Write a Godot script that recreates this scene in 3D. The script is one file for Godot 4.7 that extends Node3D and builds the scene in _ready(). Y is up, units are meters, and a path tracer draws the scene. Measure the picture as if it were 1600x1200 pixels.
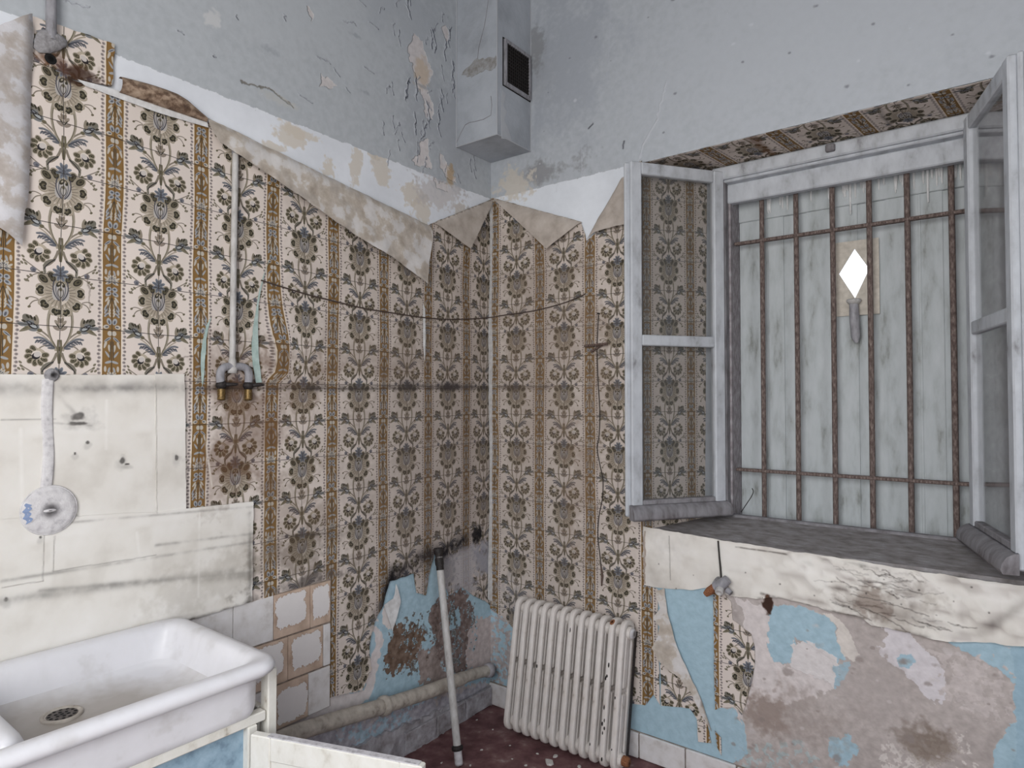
extends Node3D
# An abandoned kitchen corner: peeling tile-print wallpaper, sink, leaning radiator, barred window.

const CAM := Vector3(2.137, 1.5, 2.604)
const FOCAL := 1015.3
const YAW := 0.6547
const PITCH := 0.0240
const FLOOR := -0.05
const CEIL := 3.9
const ROOM_X := 3.5
const ROOM_Z := 3.35

var M := {}
var noises: Array = []
var t_start := 0

# ------------------------------------------------------------------ unprojecting the survey points onto real surfaces
func ray(x: float, y: float) -> Vector3:
	var fw := Vector3(-sin(YAW) * cos(PITCH), sin(PITCH), -cos(YAW) * cos(PITCH))
	var r := Vector3(cos(YAW), 0, -sin(YAW))
	var u := r.cross(fw)
	return fw + r * ((x - 800.0) / FOCAL) - u * ((y - 600.0) / FOCAL)

func on_x(x: float, y: float, px := 0.0) -> Vector3:
	var d := ray(x, y)
	return CAM + d * ((px - CAM.x) / d.x)

func on_z(x: float, y: float, pz := 0.0) -> Vector3:
	var d := ray(x, y)
	return CAM + d * ((pz - CAM.z) / d.z)

func on_y(x: float, y: float, h: float) -> Vector3:
	var d := ray(x, y)
	return CAM + d * ((h - CAM.y) / d.y)

func left_poly(a: Array) -> PackedVector2Array:   # wall_left: (z, y)
	var o := PackedVector2Array()
	for i in range(0, a.size(), 2):
		var p := on_x(a[i], a[i + 1])
		o.append(Vector2(p.z, p.y))
	return o

func right_poly(a: Array, z := 0.0) -> PackedVector2Array:  # wall_right: (x, y)
	var o := PackedVector2Array()
	for i in range(0, a.size(), 2):
		var p := on_z(a[i], a[i + 1], z)
		o.append(Vector2(p.x, p.y))
	return o

# ------------------------------------------------------------------ naming and tagging
func tag(o: Node3D, label: String, category: String, group := "", kind := "") -> Node3D:
	o.set_meta("label", label)
	o.set_meta("category", category)
	if group: o.set_meta("group", group)
	if kind: o.set_meta("kind", kind)
	return o

var used := {}
func numbered(called: String) -> String:
	var n: int = used.get(called, 0)
	used[called] = n + 1
	return called if n == 0 else "%s_%03d" % [called, n]

func thing(called: String, at := Vector3.ZERO, turn := 0.0) -> Node3D:
	var o := Node3D.new()
	o.name = numbered(called)
	add_child(o)
	o.position = at
	o.rotation.y = turn
	return o

func part(called: String, mesh: Mesh, mat: Material, parent: Node3D, at := Transform3D.IDENTITY, label := "") -> MeshInstance3D:
	var o := MeshInstance3D.new()
	o.mesh = mesh
	o.material_override = mat
	o.transform = at
	o.cast_shadow = GeometryInstance3D.SHADOW_CASTING_SETTING_ON
	if parent == self:
		o.name = numbered(called)
	else:
		var n := 0
		for c in parent.get_children():
			if c.has_meta("_stem") and c.get_meta("_stem") == called: n += 1
		o.set_meta("_stem", called)
		o.name = called if n == 0 else "%s_%03d" % [called, n]
	parent.add_child(o, true)
	if label: o.set_meta("label", label)
	return o

func at(p: Vector3, b := Basis.IDENTITY) -> Transform3D:
	return Transform3D(b, p)

# ------------------------------------------------------------------ mesh builders
class MB:
	var v := PackedVector3Array()
	var n := PackedVector3Array()
	var uv := PackedVector2Array()
	var uv2 := PackedVector2Array()
	func tri(a: Vector3, b: Vector3, c: Vector3, out: Vector3, na = null, nb = null, nc = null) -> void:
		# front faces run clockwise seen from outside
		var f := (b - a).cross(c - a)
		var nn := f.normalized()
		if f.dot(out) < 0: nn = -nn
		if f.dot(out) > 0:
			var t := b; b = c; c = t
			var tn = nb; nb = nc; nc = tn
		v.append(a); v.append(b); v.append(c)
		n.append(nn if na == null else na); n.append(nn if nb == null else nb); n.append(nn if nc == null else nc)
	func quad(a: Vector3, b: Vector3, c: Vector3, d: Vector3, out: Vector3) -> void:
		tri(a, b, c, out); tri(a, c, d, out)
	func squad(p: Array, q: Array) -> void:  # smooth quad: 4 points, 4 normals
		var out: Vector3 = q[0] + q[1] + q[2] + q[3]
		tri(p[0], p[1], p[2], out, q[0], q[1], q[2])
		tri(p[0], p[2], p[3], out, q[0], q[2], q[3])
	func mesh() -> ArrayMesh:
		var a := []
		a.resize(Mesh.ARRAY_MAX)
		a[Mesh.ARRAY_VERTEX] = v
		a[Mesh.ARRAY_NORMAL] = n
		if uv.size() == v.size(): a[Mesh.ARRAY_TEX_UV] = uv
		if uv2.size() == v.size(): a[Mesh.ARRAY_TEX_UV2] = uv2
		var m := ArrayMesh.new()
		m.add_surface_from_arrays(Mesh.PRIMITIVE_TRIANGLES, a)
		return m

func box_into(m: MB, c: Vector3, s: Vector3, b := 0.0, xf := Transform3D.IDENTITY) -> void:
	# a box with chamfered edges
	var h := s * 0.5
	b = minf(b, minf(h.x, minf(h.y, h.z)) * 0.9)
	var axes := [Vector3(1, 0, 0), Vector3(0, 1, 0), Vector3(0, 0, 1)]
	var P := func(q: Vector3) -> Vector3: return xf * (c + q)
	var bs := xf.basis
	for i in 3:
		var j := (i + 1) % 3
		var k := (i + 2) % 3
		for sg in [-1.0, 1.0]:
			var n: Vector3 = axes[i] * sg
			var q := []
			for cc in [[-1, -1], [1, -1], [1, 1], [-1, 1]]:
				q.append(P.call(axes[i] * sg * h[i] + axes[j] * cc[0] * (h[j] - b) + axes[k] * cc[1] * (h[k] - b)))
			m.quad(q[0], q[1], q[2], q[3], bs * n)
	if b <= 0.0: return
	for i in 3:
		var j := (i + 1) % 3
		var k := (i + 2) % 3
		for sj in [-1.0, 1.0]:
			for sk in [-1.0, 1.0]:
				var q := []
				for cc in [[-1, 0], [1, 0], [1, 1], [-1, 1]]:
					var p: Vector3 = axes[i] * cc[0] * (h[i] - b)
					if cc[1] == 0: p += axes[j] * sj * h[j] + axes[k] * sk * (h[k] - b)
					else: p += axes[j] * sj * (h[j] - b) + axes[k] * sk * h[k]
					q.append(P.call(p))
				m.quad(q[0], q[1], q[2], q[3], bs * (axes[j] * sj + axes[k] * sk))
	for sx in [-1.0, 1.0]:
		for sy in [-1.0, 1.0]:
			for sz in [-1.0, 1.0]:
				m.tri(P.call(Vector3(sx * h.x, sy * (h.y - b), sz * (h.z - b))), P.call(Vector3(sx * (h.x - b), sy * h.y, sz * (h.z - b))), P.call(Vector3(sx * (h.x - b), sy * (h.y - b), sz * h.z)), bs * Vector3(sx, sy, sz))

func box(c: Vector3, s: Vector3, b := 0.003) -> ArrayMesh:
	var m := MB.new()
	box_into(m, c, s, b)
	return m.mesh()

func box_between(m: MB, lo: Vector3, hi: Vector3, b := 0.0) -> void:
	box_into(m, (lo + hi) * 0.5, hi - lo, b)

func tube_into(m: MB, pts: Array, r, sides := 12, caps := true) -> void:
	var n := pts.size()
	var rings := []
	var norms := []
	var up := Vector3.ZERO
	for i in n:
		var t: Vector3
		if i == 0: t = pts[1] - pts[0]
		elif i == n - 1: t = pts[n - 1] - pts[n - 2]
		else: t = (pts[i + 1] - pts[i]).normalized() + (pts[i] - pts[i - 1]).normalized()
		t = t.normalized()
		if up == Vector3.ZERO:
			up = Vector3.UP if absf(t.y) < 0.9 else Vector3.RIGHT
		var s := t.cross(up).normalized()
		up = s.cross(t).normalized()
		var rr: float = r[i] if r is Array else r
		var ring := []
		var nr := []
		for k in sides:
			var a := TAU * k / sides
			var d := s * cos(a) + up * sin(a)
			ring.append(pts[i] + d * rr)
			nr.append(d)
		rings.append(ring)
		norms.append(nr)
	for i in n - 1:
		for k in sides:
			var k2 := (k + 1) % sides
			m.squad([rings[i][k], rings[i][k2], rings[i + 1][k2], rings[i + 1][k]], [norms[i][k], norms[i][k2], norms[i + 1][k2], norms[i + 1][k]])
	if caps:
		for e in [0, n - 1]:
			var out: Vector3 = (pts[0] - pts[1]) if e == 0 else (pts[n - 1] - pts[n - 2])
			for k in sides:
				m.tri(pts[e], rings[e][k], rings[e][(k + 1) % sides], out)

func tube(pts: Array, r, sides := 12) -> ArrayMesh:
	var m := MB.new()
	tube_into(m, pts, r, sides)
	return m.mesh()

func smooth_path(pts: Array, per := 6) -> Array:
	var o := []
	for i in pts.size() - 1:
		var a: Vector3 = pts[maxi(i - 1, 0)]
		var b: Vector3 = pts[i]
		var c: Vector3 = pts[i + 1]
		var d: Vector3 = pts[mini(i + 2, pts.size() - 1)]
		for k in per: o.append(b.cubic_interpolate(c, a, d, float(k) / per))
	o.append(pts[-1])
	return o

func loft_into(m: MB, rings: Array, closed := true, cap_start := false, cap_end := false, inside := Vector3.INF) -> void:
	# rings: arrays of Vector3 of the same count; smooth normals from neighbours
	var R := rings.size()
	var N: int = rings[0].size()
	var norms := []
	for i in R:
		var row := []
		for k in N:
			var du: Vector3 = rings[mini(i + 1, R - 1)][k] - rings[maxi(i - 1, 0)][k]
			var k1 := (k + 1) % N if closed else mini(k + 1, N - 1)
			var k0 := (k - 1 + N) % N if closed else maxi(k - 1, 0)
			var dv: Vector3 = rings[i][k1] - rings[i][k0]
			row.append(du.cross(dv).normalized())
		norms.append(row)
	for i in R - 1:
		for k in (N if closed else N - 1):
			var k2 := (k + 1) % N
			m.squad([rings[i][k], rings[i][k2], rings[i + 1][k2], rings[i + 1][k]], [norms[i][k], norms[i][k2], norms[i + 1][k2], norms[i + 1][k]])
	for e in 2:
		if (e == 0 and cap_start) or (e == 1 and cap_end):
			var ring: Array = rings[0] if e == 0 else rings[R - 1]
			var c := Vector3.ZERO
			for p in ring: c += p
			c /= N
			var other: Vector3 = Vector3.ZERO
			for p in (rings[1] if e == 0 else rings[R - 2]): other += p
			var out: Vector3 = c - other / N
			if out.length() < 1e-5: out = norms[0][0] if e == 0 else norms[R - 1][0]
			if inside != Vector3.INF: out = inside
			for k in N: m.tri(c, ring[k], ring[(k + 1) % N], out)

func rrect(cx: float, cz: float, hx: float, hz: float, r: float, y: float, seg := 6) -> Array:
	var o := []
	r = minf(r, minf(hx, hz))
	for q in 4:
		var sx: float = [1, -1, -1, 1][q]
		var sz: float = [1, 1, -1, -1][q]
		for k in seg + 1:
			var a := PI / 2 * (q + float(k) / seg)
			o.append(Vector3(cx + sx * (hx - r) + cos(a) * r, y, cz + sz * (hz - r) + sin(a) * r))
	return o

func lathe_into(m: MB, prof: Array, xf := Transform3D.IDENTITY, seg := 20) -> void:
	var rings := []
	for p in prof:
		var ring := []
		for k in seg:
			var a := -TAU * k / seg
			ring.append(xf * Vector3(cos(a) * p.x, p.y, sin(a) * p.x))
		rings.append(ring)
	loft_into(m, rings, true, prof[0].x > 1e-4, prof[-1].x > 1e-4)

func lathe(prof: Array, xf := Transform3D.IDENTITY, seg := 20) -> ArrayMesh:
	var m := MB.new()
	lathe_into(m, prof, xf, seg)
	return m.mesh()

func frame_to(dir: Vector3) -> Basis:   # a basis whose y runs along dir
	var y := dir.normalized()
	var x := y.cross(Vector3.FORWARD if absf(y.z) < 0.9 else Vector3.RIGHT).normalized()
	return Basis(x, y, x.cross(y))

# ------------------------------------------------------------------ sheets that follow a wall
class Frame:
	var o := Vector3.ZERO
	var u := Vector3.RIGHT
	var w := Vector3.UP
	var n := Vector3.BACK
	var uv0 := Vector2.ZERO     # pattern origin
	var uvs := Vector2.ONE      # pattern repeat in metres
	var s0 := Vector2.ZERO      # stain map origin (low corner) and size
	var ss := Vector2.ONE
	var bend := Vector3.ZERO    # where the paper has slid sideways: centre and amount
	var grow := 0.0             # how the printed repeat stretches along the wall
	func at(p: Vector2, off: float) -> Vector3:
		return o + u * p.x + w * p.y + n * off

func ragged(poly: PackedVector2Array, amp: float, step := 0.012, sd := 0) -> PackedVector2Array:
	var nz := FastNoiseLite.new()
	nz.seed = 77 + sd
	nz.frequency = 14.0
	nz.fractal_octaves = 3
	nz.fractal_gain = 0.6
	var o := PackedVector2Array()
	for i in poly.size():
		var a := poly[i]
		var b := poly[(i + 1) % poly.size()]
		var k := maxi(1, int(a.distance_to(b) / step))
		for j in k:
			var p := a.lerp(b, float(j) / k)
			o.append(p + Vector2(nz.get_noise_2d(p.x, p.y), nz.get_noise_2d(p.x + 31.0, p.y - 7.0)) * amp)
	return o

func sheet(f: Frame, poly: PackedVector2Array, cell: float, off: Callable, thick := 0.0015, wob := 0.0) -> ArrayMesh:
	var m := MB.new()
	var lo := poly[0]
	var hi := poly[0]
	for p in poly:
		lo = lo.min(p)
		hi = hi.max(p)
	var nz := FastNoiseLite.new()
	nz.seed = 5
	nz.frequency = 1.6
	var e := 0.004
	var put := func(a: Vector2) -> void:
		var h: float = off.call(a)
		var dx: float = (off.call(a + Vector2(e, 0)) - h) / e
		var dy: float = (off.call(a + Vector2(0, e)) - h) / e
		m.v.append(f.at(a, h))
		m.n.append((f.n - f.u * dx - f.w * dy).normalized())
		var q := a
		if wob > 0.0: q += Vector2(nz.get_noise_2d(a.x, a.y), nz.get_noise_2d(a.x + 9.0, a.y)) * wob
		if f.bend.z != 0.0 and a.y > f.bend.y - 0.09: q.x += f.bend.z * exp(-pow((a.x - f.bend.x) / 0.07, 2.0) - pow((a.y - f.bend.y) / 0.17, 2.0))
		m.uv.append(Vector2((q.x - f.uv0.x) / f.uvs.x, (f.uv0.y - q.y) / (f.uvs.y + f.grow * q.x)))
		m.uv2.append(Vector2((a.x - f.s0.x) / f.ss.x, 1.0 - (a.y - f.s0.y) / f.ss.y))
	var flip := f.u.cross(f.w).dot(f.n) > 0
	var x := floorf(lo.x / cell) * cell
	while x < hi.x:
		var col := PackedVector2Array([Vector2(x, lo.y - 1), Vector2(x + cell, lo.y - 1), Vector2(x + cell, hi.y + 1), Vector2(x, hi.y + 1)])
		for strip in Geometry2D.intersect_polygons(poly, col):
			var sl := strip[0].y
			var sh := strip[0].y
			for p in strip:
				sl = minf(sl, p.y)
				sh = maxf(sh, p.y)
			var y := floorf(sl / cell) * cell
			while y < sh:
				var row := PackedVector2Array([Vector2(x - 1, y), Vector2(x + cell + 1, y), Vector2(x + cell + 1, y + cell), Vector2(x - 1, y + cell)])
				for piece in Geometry2D.intersect_polygons(strip, row):
					var ix := Geometry2D.triangulate_polygon(piece)
					for t in range(0, ix.size(), 3):
						var a := piece[ix[t]]
						var b := piece[ix[t + 1]]
						var c := piece[ix[t + 2]]
						if ((b - a).cross(c - a) > 0) == flip:
							var s := b; b = c; c = s
						put.call(a); put.call(b); put.call(c)
				y += cell
		x += cell
	# the cut edge of the sheet
	for i in poly.size():
		var a := poly[i]
		var b := poly[(i + 1) % poly.size()]
		var d := b - a
		if d.length() < 1e-5: continue
		var k := maxi(1, int(ceil(d.length() / cell)))
		for j in k:
			var p := a.lerp(b, float(j) / k)
			var q := a.lerp(b, float(j + 1) / k)
			var hp: float = off.call(p)
			var hq: float = off.call(q)
			var out := (f.u * d.y - f.w * d.x).normalized()
			var n0 := m.v.size()
			m.quad(f.at(p, hp), f.at(q, hq), f.at(q, hq - thick), f.at(p, hp - thick), out)
			for z in m.v.size() - n0:
				m.uv.append(Vector2(((p.x - f.uv0.x) / f.uvs.x), (f.uv0.y - p.y) / f.uvs.y))
				m.uv2.append(Vector2((p.x - f.s0.x) / f.ss.x, 1.0 - (p.y - f.s0.y) / f.ss.y))
	return m.mesh()

# offset of a sheet: a base distance plus gentle waves
var wave_noise: FastNoiseLite
func wavy(base: float, amp: float, freq := 1.0) -> Callable:
	return func(p: Vector2) -> float: return base + amp * (wave_noise.get_noise_2d(p.x * freq, p.y * freq * 0.6) * 0.5 + 0.5)

# offset of a flap folded over along the line a-b: it springs off the fold and stands away from the wall
func folded(a: Vector2, b: Vector2, base: float, lift: float, tilt: float, wob := 0.004) -> Callable:
	var n := (b - a).orthogonal().normalized()
	return func(p: Vector2) -> float:
		var d := absf((p - a).dot(n))
		return base + lift * (1.0 - exp(-d / (lift * 0.7))) + tilt * d + wob * wave_noise.get_noise_2d(p.x * 2.3, p.y * 2.3)

# ------------------------------------------------------------------ textures computed on a canvas in metres
func noise_bytes(freq: float, oct: int, sd: int, type := FastNoiseLite.TYPE_SIMPLEX_SMOOTH, seamless := false) -> PackedByteArray:
	var n := FastNoiseLite.new()
	n.seed = sd
	n.frequency = freq
	n.noise_type = type
	n.fractal_octaves = oct
	n.fractal_gain = 0.55
	var im := n.get_seamless_image(512, 512) if seamless else n.get_image(1024, 1024)
	return im.get_data()

class Canvas:
	var w := 0
	var h := 0
	var lo := Vector2.ZERO
	var ppm := 400.0
	var px := PackedColorArray()
	var hg := PackedFloat32Array()
	var nz: Array
	func _init(lo_: Vector2, hi_: Vector2, ppm_: float, noises: Array, base: Color) -> void:
		lo = lo_
		ppm = ppm_
		w = int((hi_.x - lo.x) * ppm)
		h = int((hi_.y - lo.y) * ppm)
		nz = noises
		px.resize(w * h)
		px.fill(base)
		hg.resize(w * h)
		hg.fill(0.5)
	# n: coarse 0, coarse' 1, fine 2, fine' 3 -- each a 1024 x 1024 byte field read at its own scale
	func mottle(y0: float, y1: float, col: Color, amt: float, fine: float, bump: float) -> void:
		var a: PackedByteArray = nz[0]
		var b: PackedByteArray = nz[2]
		var j0 := clampi(h - int((y1 - lo.y) * ppm), 0, h)
		var j1 := clampi(h - int((y0 - lo.y) * ppm), 0, h)
		for j in range(j0, j1):
			var r := (j & 1023) * 1024
			for i in w:
				var k := r + (i & 1023)
				var v := (a[k] - 128) / 128.0 * amt + (b[k] - 128) / 128.0 * fine
				var q := j * w + i
				px[q] = Color(col.r + v, col.g + v, col.b + v, 1.0)
				hg[q] = 0.5 + v * bump
	func area(poly: PackedVector2Array, col: Color, warp := 0.02, vary := 0.03, alpha := 1.0, hd := 0.0, thr := 0.0, rim := Color(0, 0, 0, 0)) -> void:
		var a: PackedByteArray = nz[1]
		var b: PackedByteArray = nz[3]
		var c: PackedByteArray = nz[2]
		var blo := poly[0]
		var bhi := poly[0]
		for p in poly:
			blo = blo.min(p)
			bhi = bhi.max(p)
		blo -= Vector2(warp, warp)
		bhi += Vector2(warp, warp)
		var i0 := clampi(int((blo.x - lo.x) * ppm), 0, w)
		var i1 := clampi(int((bhi.x - lo.x) * ppm) + 1, 0, w)
		var j0 := clampi(h - int((bhi.y - lo.y) * ppm), 0, h)
		var j1 := clampi(h - int((blo.y - lo.y) * ppm) + 1, 0, h)
		for j in range(j0, j1):
			var y := lo.y + (h - j) / ppm
			var r := (j & 1023) * 1024
			for i in range(i0, i1):
				var k := r + (i & 1023)
				var na := (a[k] - 128) / 100.0
				var nb := (b[k] - 128) / 100.0
				var p := Vector2(lo.x + i / ppm + (na + nb * 0.3) * warp, y + (na * 0.6 - nb * 0.5) * warp)
				if not Geometry2D.is_point_in_polygon(p, poly): continue
				if thr > 0.0 and nb * 0.7 + na * 0.5 + 0.5 < thr: continue
				var v := (c[k] - 128) / 128.0 * vary
				var q := j * w + i
				put(q, Color(col.r + v, col.g + v, col.b + v), alpha)
				hg[q] += hd
	func put(q: int, c: Color, al: float) -> void:
		var o := px[q]
		var na := o.a + (1.0 - o.a) * al
		if na <= 0.0: return
		var t := al / na
		px[q] = Color(o.r + (c.r - o.r) * t, o.g + (c.g - o.g) * t, o.b + (c.b - o.b) * t, na)
	func stain(at: Vector2, rad: Vector2, col: Color, alpha: float, rough := 0.6, sharp := 1.0) -> void:
		var a: PackedByteArray = nz[1]
		var b: PackedByteArray = nz[3]
		var i0 := clampi(int((at.x - rad.x * 1.3 - lo.x) * ppm), 0, w)
		var i1 := clampi(int((at.x + rad.x * 1.3 - lo.x) * ppm), 0, w)
		var j0 := clampi(h - int((at.y + rad.y * 1.3 - lo.y) * ppm), 0, h)
		var j1 := clampi(h - int((at.y - rad.y * 1.3 - lo.y) * ppm), 0, h)
		for j in range(j0, j1):
			var dy := (lo.y + (h - j) / ppm - at.y) / rad.y
			var r := (j & 1023) * 1024
			for i in range(i0, i1):
				var k := r + (i & 1023)
				var dx := (lo.x + i / ppm - at.x) / rad.x
				var d := 1.0 - sqrt(dx * dx + dy * dy) + ((a[k] - 128) / 100.0 * 0.6 + (b[k] - 128) / 100.0 * 0.4) * rough
				if d <= 0.0: continue
				put(j * w + i, col, alpha * clampf(d * sharp * 1.6, 0.0, 1.0))
	func smear(A: Vector2, B: Vector2, wid: float, col: Color, alpha: float, rough := 0.8) -> void:
		var a: PackedByteArray = nz[1]
		var b: PackedByteArray = nz[3]
		var l2 := maxf(A.distance_squared_to(B), 1e-9)
		var g := wid * 2.2
		var i0 := clampi(int((minf(A.x, B.x) - g - lo.x) * ppm), 0, w)
		var i1 := clampi(int((maxf(A.x, B.x) + g - lo.x) * ppm) + 1, 0, w)
		var j0 := clampi(h - int((maxf(A.y, B.y) + g - lo.y) * ppm), 0, h)
		var j1 := clampi(h - int((minf(A.y, B.y) - g - lo.y) * ppm) + 1, 0, h)
		for j in range(j0, j1):
			for i in range(i0, i1):
				var p := Vector2(lo.x + i / ppm, lo.y + (h - j) / ppm)
				var t := clampf((p - A).dot(B - A) / l2, 0.0, 1.0)
				var q := p.distance_to(A + (B - A) * t) / wid
				if q > 2.2: continue
				var k := (j & 1023) * 1024 + (i & 1023)
				var n := clampf(1.0 + ((a[k] - 128) / 90.0 + (b[k] - 128) / 200.0) * rough, 0.0, 1.6)
				put(j * w + i, col, clampf(alpha * exp(-q * q) * n, 0.0, 1.0))
	func line(pts: PackedVector2Array, wid: float, col: Color, alpha: float, hd := 0.0, jit := 0.004) -> void:
		var a: PackedByteArray = nz[3]
		for s in pts.size() - 1:
			var A := pts[s]
			var B := pts[s + 1]
			var l2 := maxf(A.distance_squared_to(B), 1e-9)
			var g := wid + jit + 2.0 / ppm
			var i0 := clampi(int((minf(A.x, B.x) - g - lo.x) * ppm), 0, w)
			var i1 := clampi(int((maxf(A.x, B.x) + g - lo.x) * ppm) + 1, 0, w)
			var j0 := clampi(h - int((maxf(A.y, B.y) + g - lo.y) * ppm), 0, h)
			var j1 := clampi(h - int((minf(A.y, B.y) - g - lo.y) * ppm) + 1, 0, h)
			for j in range(j0, j1):
				for i in range(i0, i1):
					var n := (a[(j & 1023) * 1024 + (i & 1023)] - 128) / 100.0
					var p := Vector2(lo.x + i / ppm + n * jit, lo.y + (h - j) / ppm + n * jit)
					var t := clampf((p - A).dot(B - A) / l2, 0.0, 1.0)
					var d := p.distance_to(A + (B - A) * t)
					var al := clampf((wid - d) * ppm + 0.5, 0.0, 1.0) * alpha
					if al > 0.0:
						put(j * w + i, col, al)
						hg[j * w + i] += hd * al
	func color_tex() -> ImageTexture:
		var im := Image.create_from_data(w, h, false, Image.FORMAT_RGBAF, px.to_byte_array())
		im.convert(Image.FORMAT_RGBA8)
		return ImageTexture.create_from_image(im)
	func height_tex() -> ImageTexture:
		var im := Image.create_from_data(w, h, false, Image.FORMAT_RF, hg.to_byte_array())
		im.convert(Image.FORMAT_R8)
		return ImageTexture.create_from_image(im)

# ------------------------------------------------------------------ the printed wallpaper: one repeat, flower in the middle, gold band at the edge
class Print:
	var N := 640
	var px := PackedColorArray()
	func _init(base: Color) -> void:
		px.resize(N * N)
		px.fill(base)
	func put(i: int, j: int, c: Color, a: float) -> void:
		if a <= 0.0: return
		var q := posmod(j, N) * N + posmod(i, N)
		px[q] = px[q].lerp(c, minf(a, 1.0))
	func rect(x0: float, x1: float, c: Color, a := 1.0) -> void:
		for i in range(int(floor(x0 * N)) - 1, int(ceil(x1 * N)) + 2):
			var al := clampf(minf((i + 0.5) - x0 * N, x1 * N - (i + 0.5)) + 0.5, 0.0, 1.0) * a
			if al > 0.0:
				for j in N: put(i, j, c, al)
	func hline(y: float, t: float, c: Color, a := 1.0) -> void:
		for j in range(int(floor((y - t) * N)) - 1, int(ceil((y + t) * N)) + 2):
			var al := clampf(t * N - absf(j + 0.5 - y * N) + 0.5, 0.0, 1.0) * a
			if al > 0.0:
				for i in N: put(i, j, c, al)
	func ell(cx: float, cy: float, rx: float, ry: float, ang: float, c: Color, a := 1.0, point := 0.0) -> void:
		# a petal: an ellipse, drawn to a point at its far end where point > 0
		var g := maxf(rx, ry)
		var ca := cos(ang)
		var sa := sin(ang)
		for j in range(int((cy - g) * N) - 2, int((cy + g) * N) + 3):
			for i in range(int((cx - g) * N) - 2, int((cx + g) * N) + 3):
				var x := (i + 0.5) / N - cx
				var y := (j + 0.5) / N - cy
				var u := (x * ca + y * sa) / rx
				var v := (-x * sa + y * ca) / ry
				if point > 0.0: v /= maxf(1.0 - point * (u + 1.0) * 0.5, 0.05)
				var d := (1.0 - sqrt(u * u + v * v)) * minf(rx, ry) * N
				put(i, j, c, clampf(d + 0.5, 0.0, 1.0) * a)
	func ring(cx: float, cy: float, r: float, t: float, c: Color, a := 1.0) -> void:
		for j in range(int((cy - r - t) * N) - 2, int((cy + r + t) * N) + 3):
			for i in range(int((cx - r - t) * N) - 2, int((cx + r + t) * N) + 3):
				var d := absf(Vector2((i + 0.5) / N - cx, (j + 0.5) / N - cy).length() - r)
				put(i, j, c, clampf((t - d) * N + 0.5, 0.0, 1.0) * a)
	func seg(ax: float, ay: float, bx: float, by: float, t: float, c: Color, a := 1.0) -> void:
		var A := Vector2(ax, ay)
		var B := Vector2(bx, by)
		var l2 := maxf(A.distance_squared_to(B), 1e-9)
		for j in range(int((minf(ay, by) - t) * N) - 2, int((maxf(ay, by) + t) * N) + 3):
			for i in range(int((minf(ax, bx) - t) * N) - 2, int((maxf(ax, bx) + t) * N) + 3):
				var p := Vector2((i + 0.5) / N, (j + 0.5) / N)
				var k := clampf((p - A).dot(B - A) / l2, 0.0, 1.0)
				put(i, j, c, clampf((t - p.distance_to(A + (B - A) * k)) * N + 0.5, 0.0, 1.0) * a)
	func curve(p0: Vector2, p1: Vector2, p2: Vector2, t: float, c: Color, a := 1.0) -> void:
		var last := p0
		for k in range(1, 9):
			var q := float(k) / 8
			var p := p0.lerp(p1, q).lerp(p1.lerp(p2, q), q)
			seg(last.x, last.y, p.x, p.y, t, c, a)
			last = p
	func petal(cx: float, cy: float, ang: float, r: float, w: float, halo: Color, body: Color, ink: Color) -> void:
		var x := cx + cos(ang) * r
		var y := cy + sin(ang) * r
		ell(x, y, w * 1.5, w * 1.08, ang, halo)
		ell(x + cos(ang) * w * 0.2, y + sin(ang) * w * 0.2, w * 1.02, w * 0.66, ang, ink)
		ell(x + cos(ang) * w * 0.25, y + sin(ang) * w * 0.25, w * 0.8, w * 0.46, ang, body)
		ell(x + cos(ang) * w * 0.35, y + sin(ang) * w * 0.35, w * 0.36, w * 0.2, ang, ink)

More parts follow.
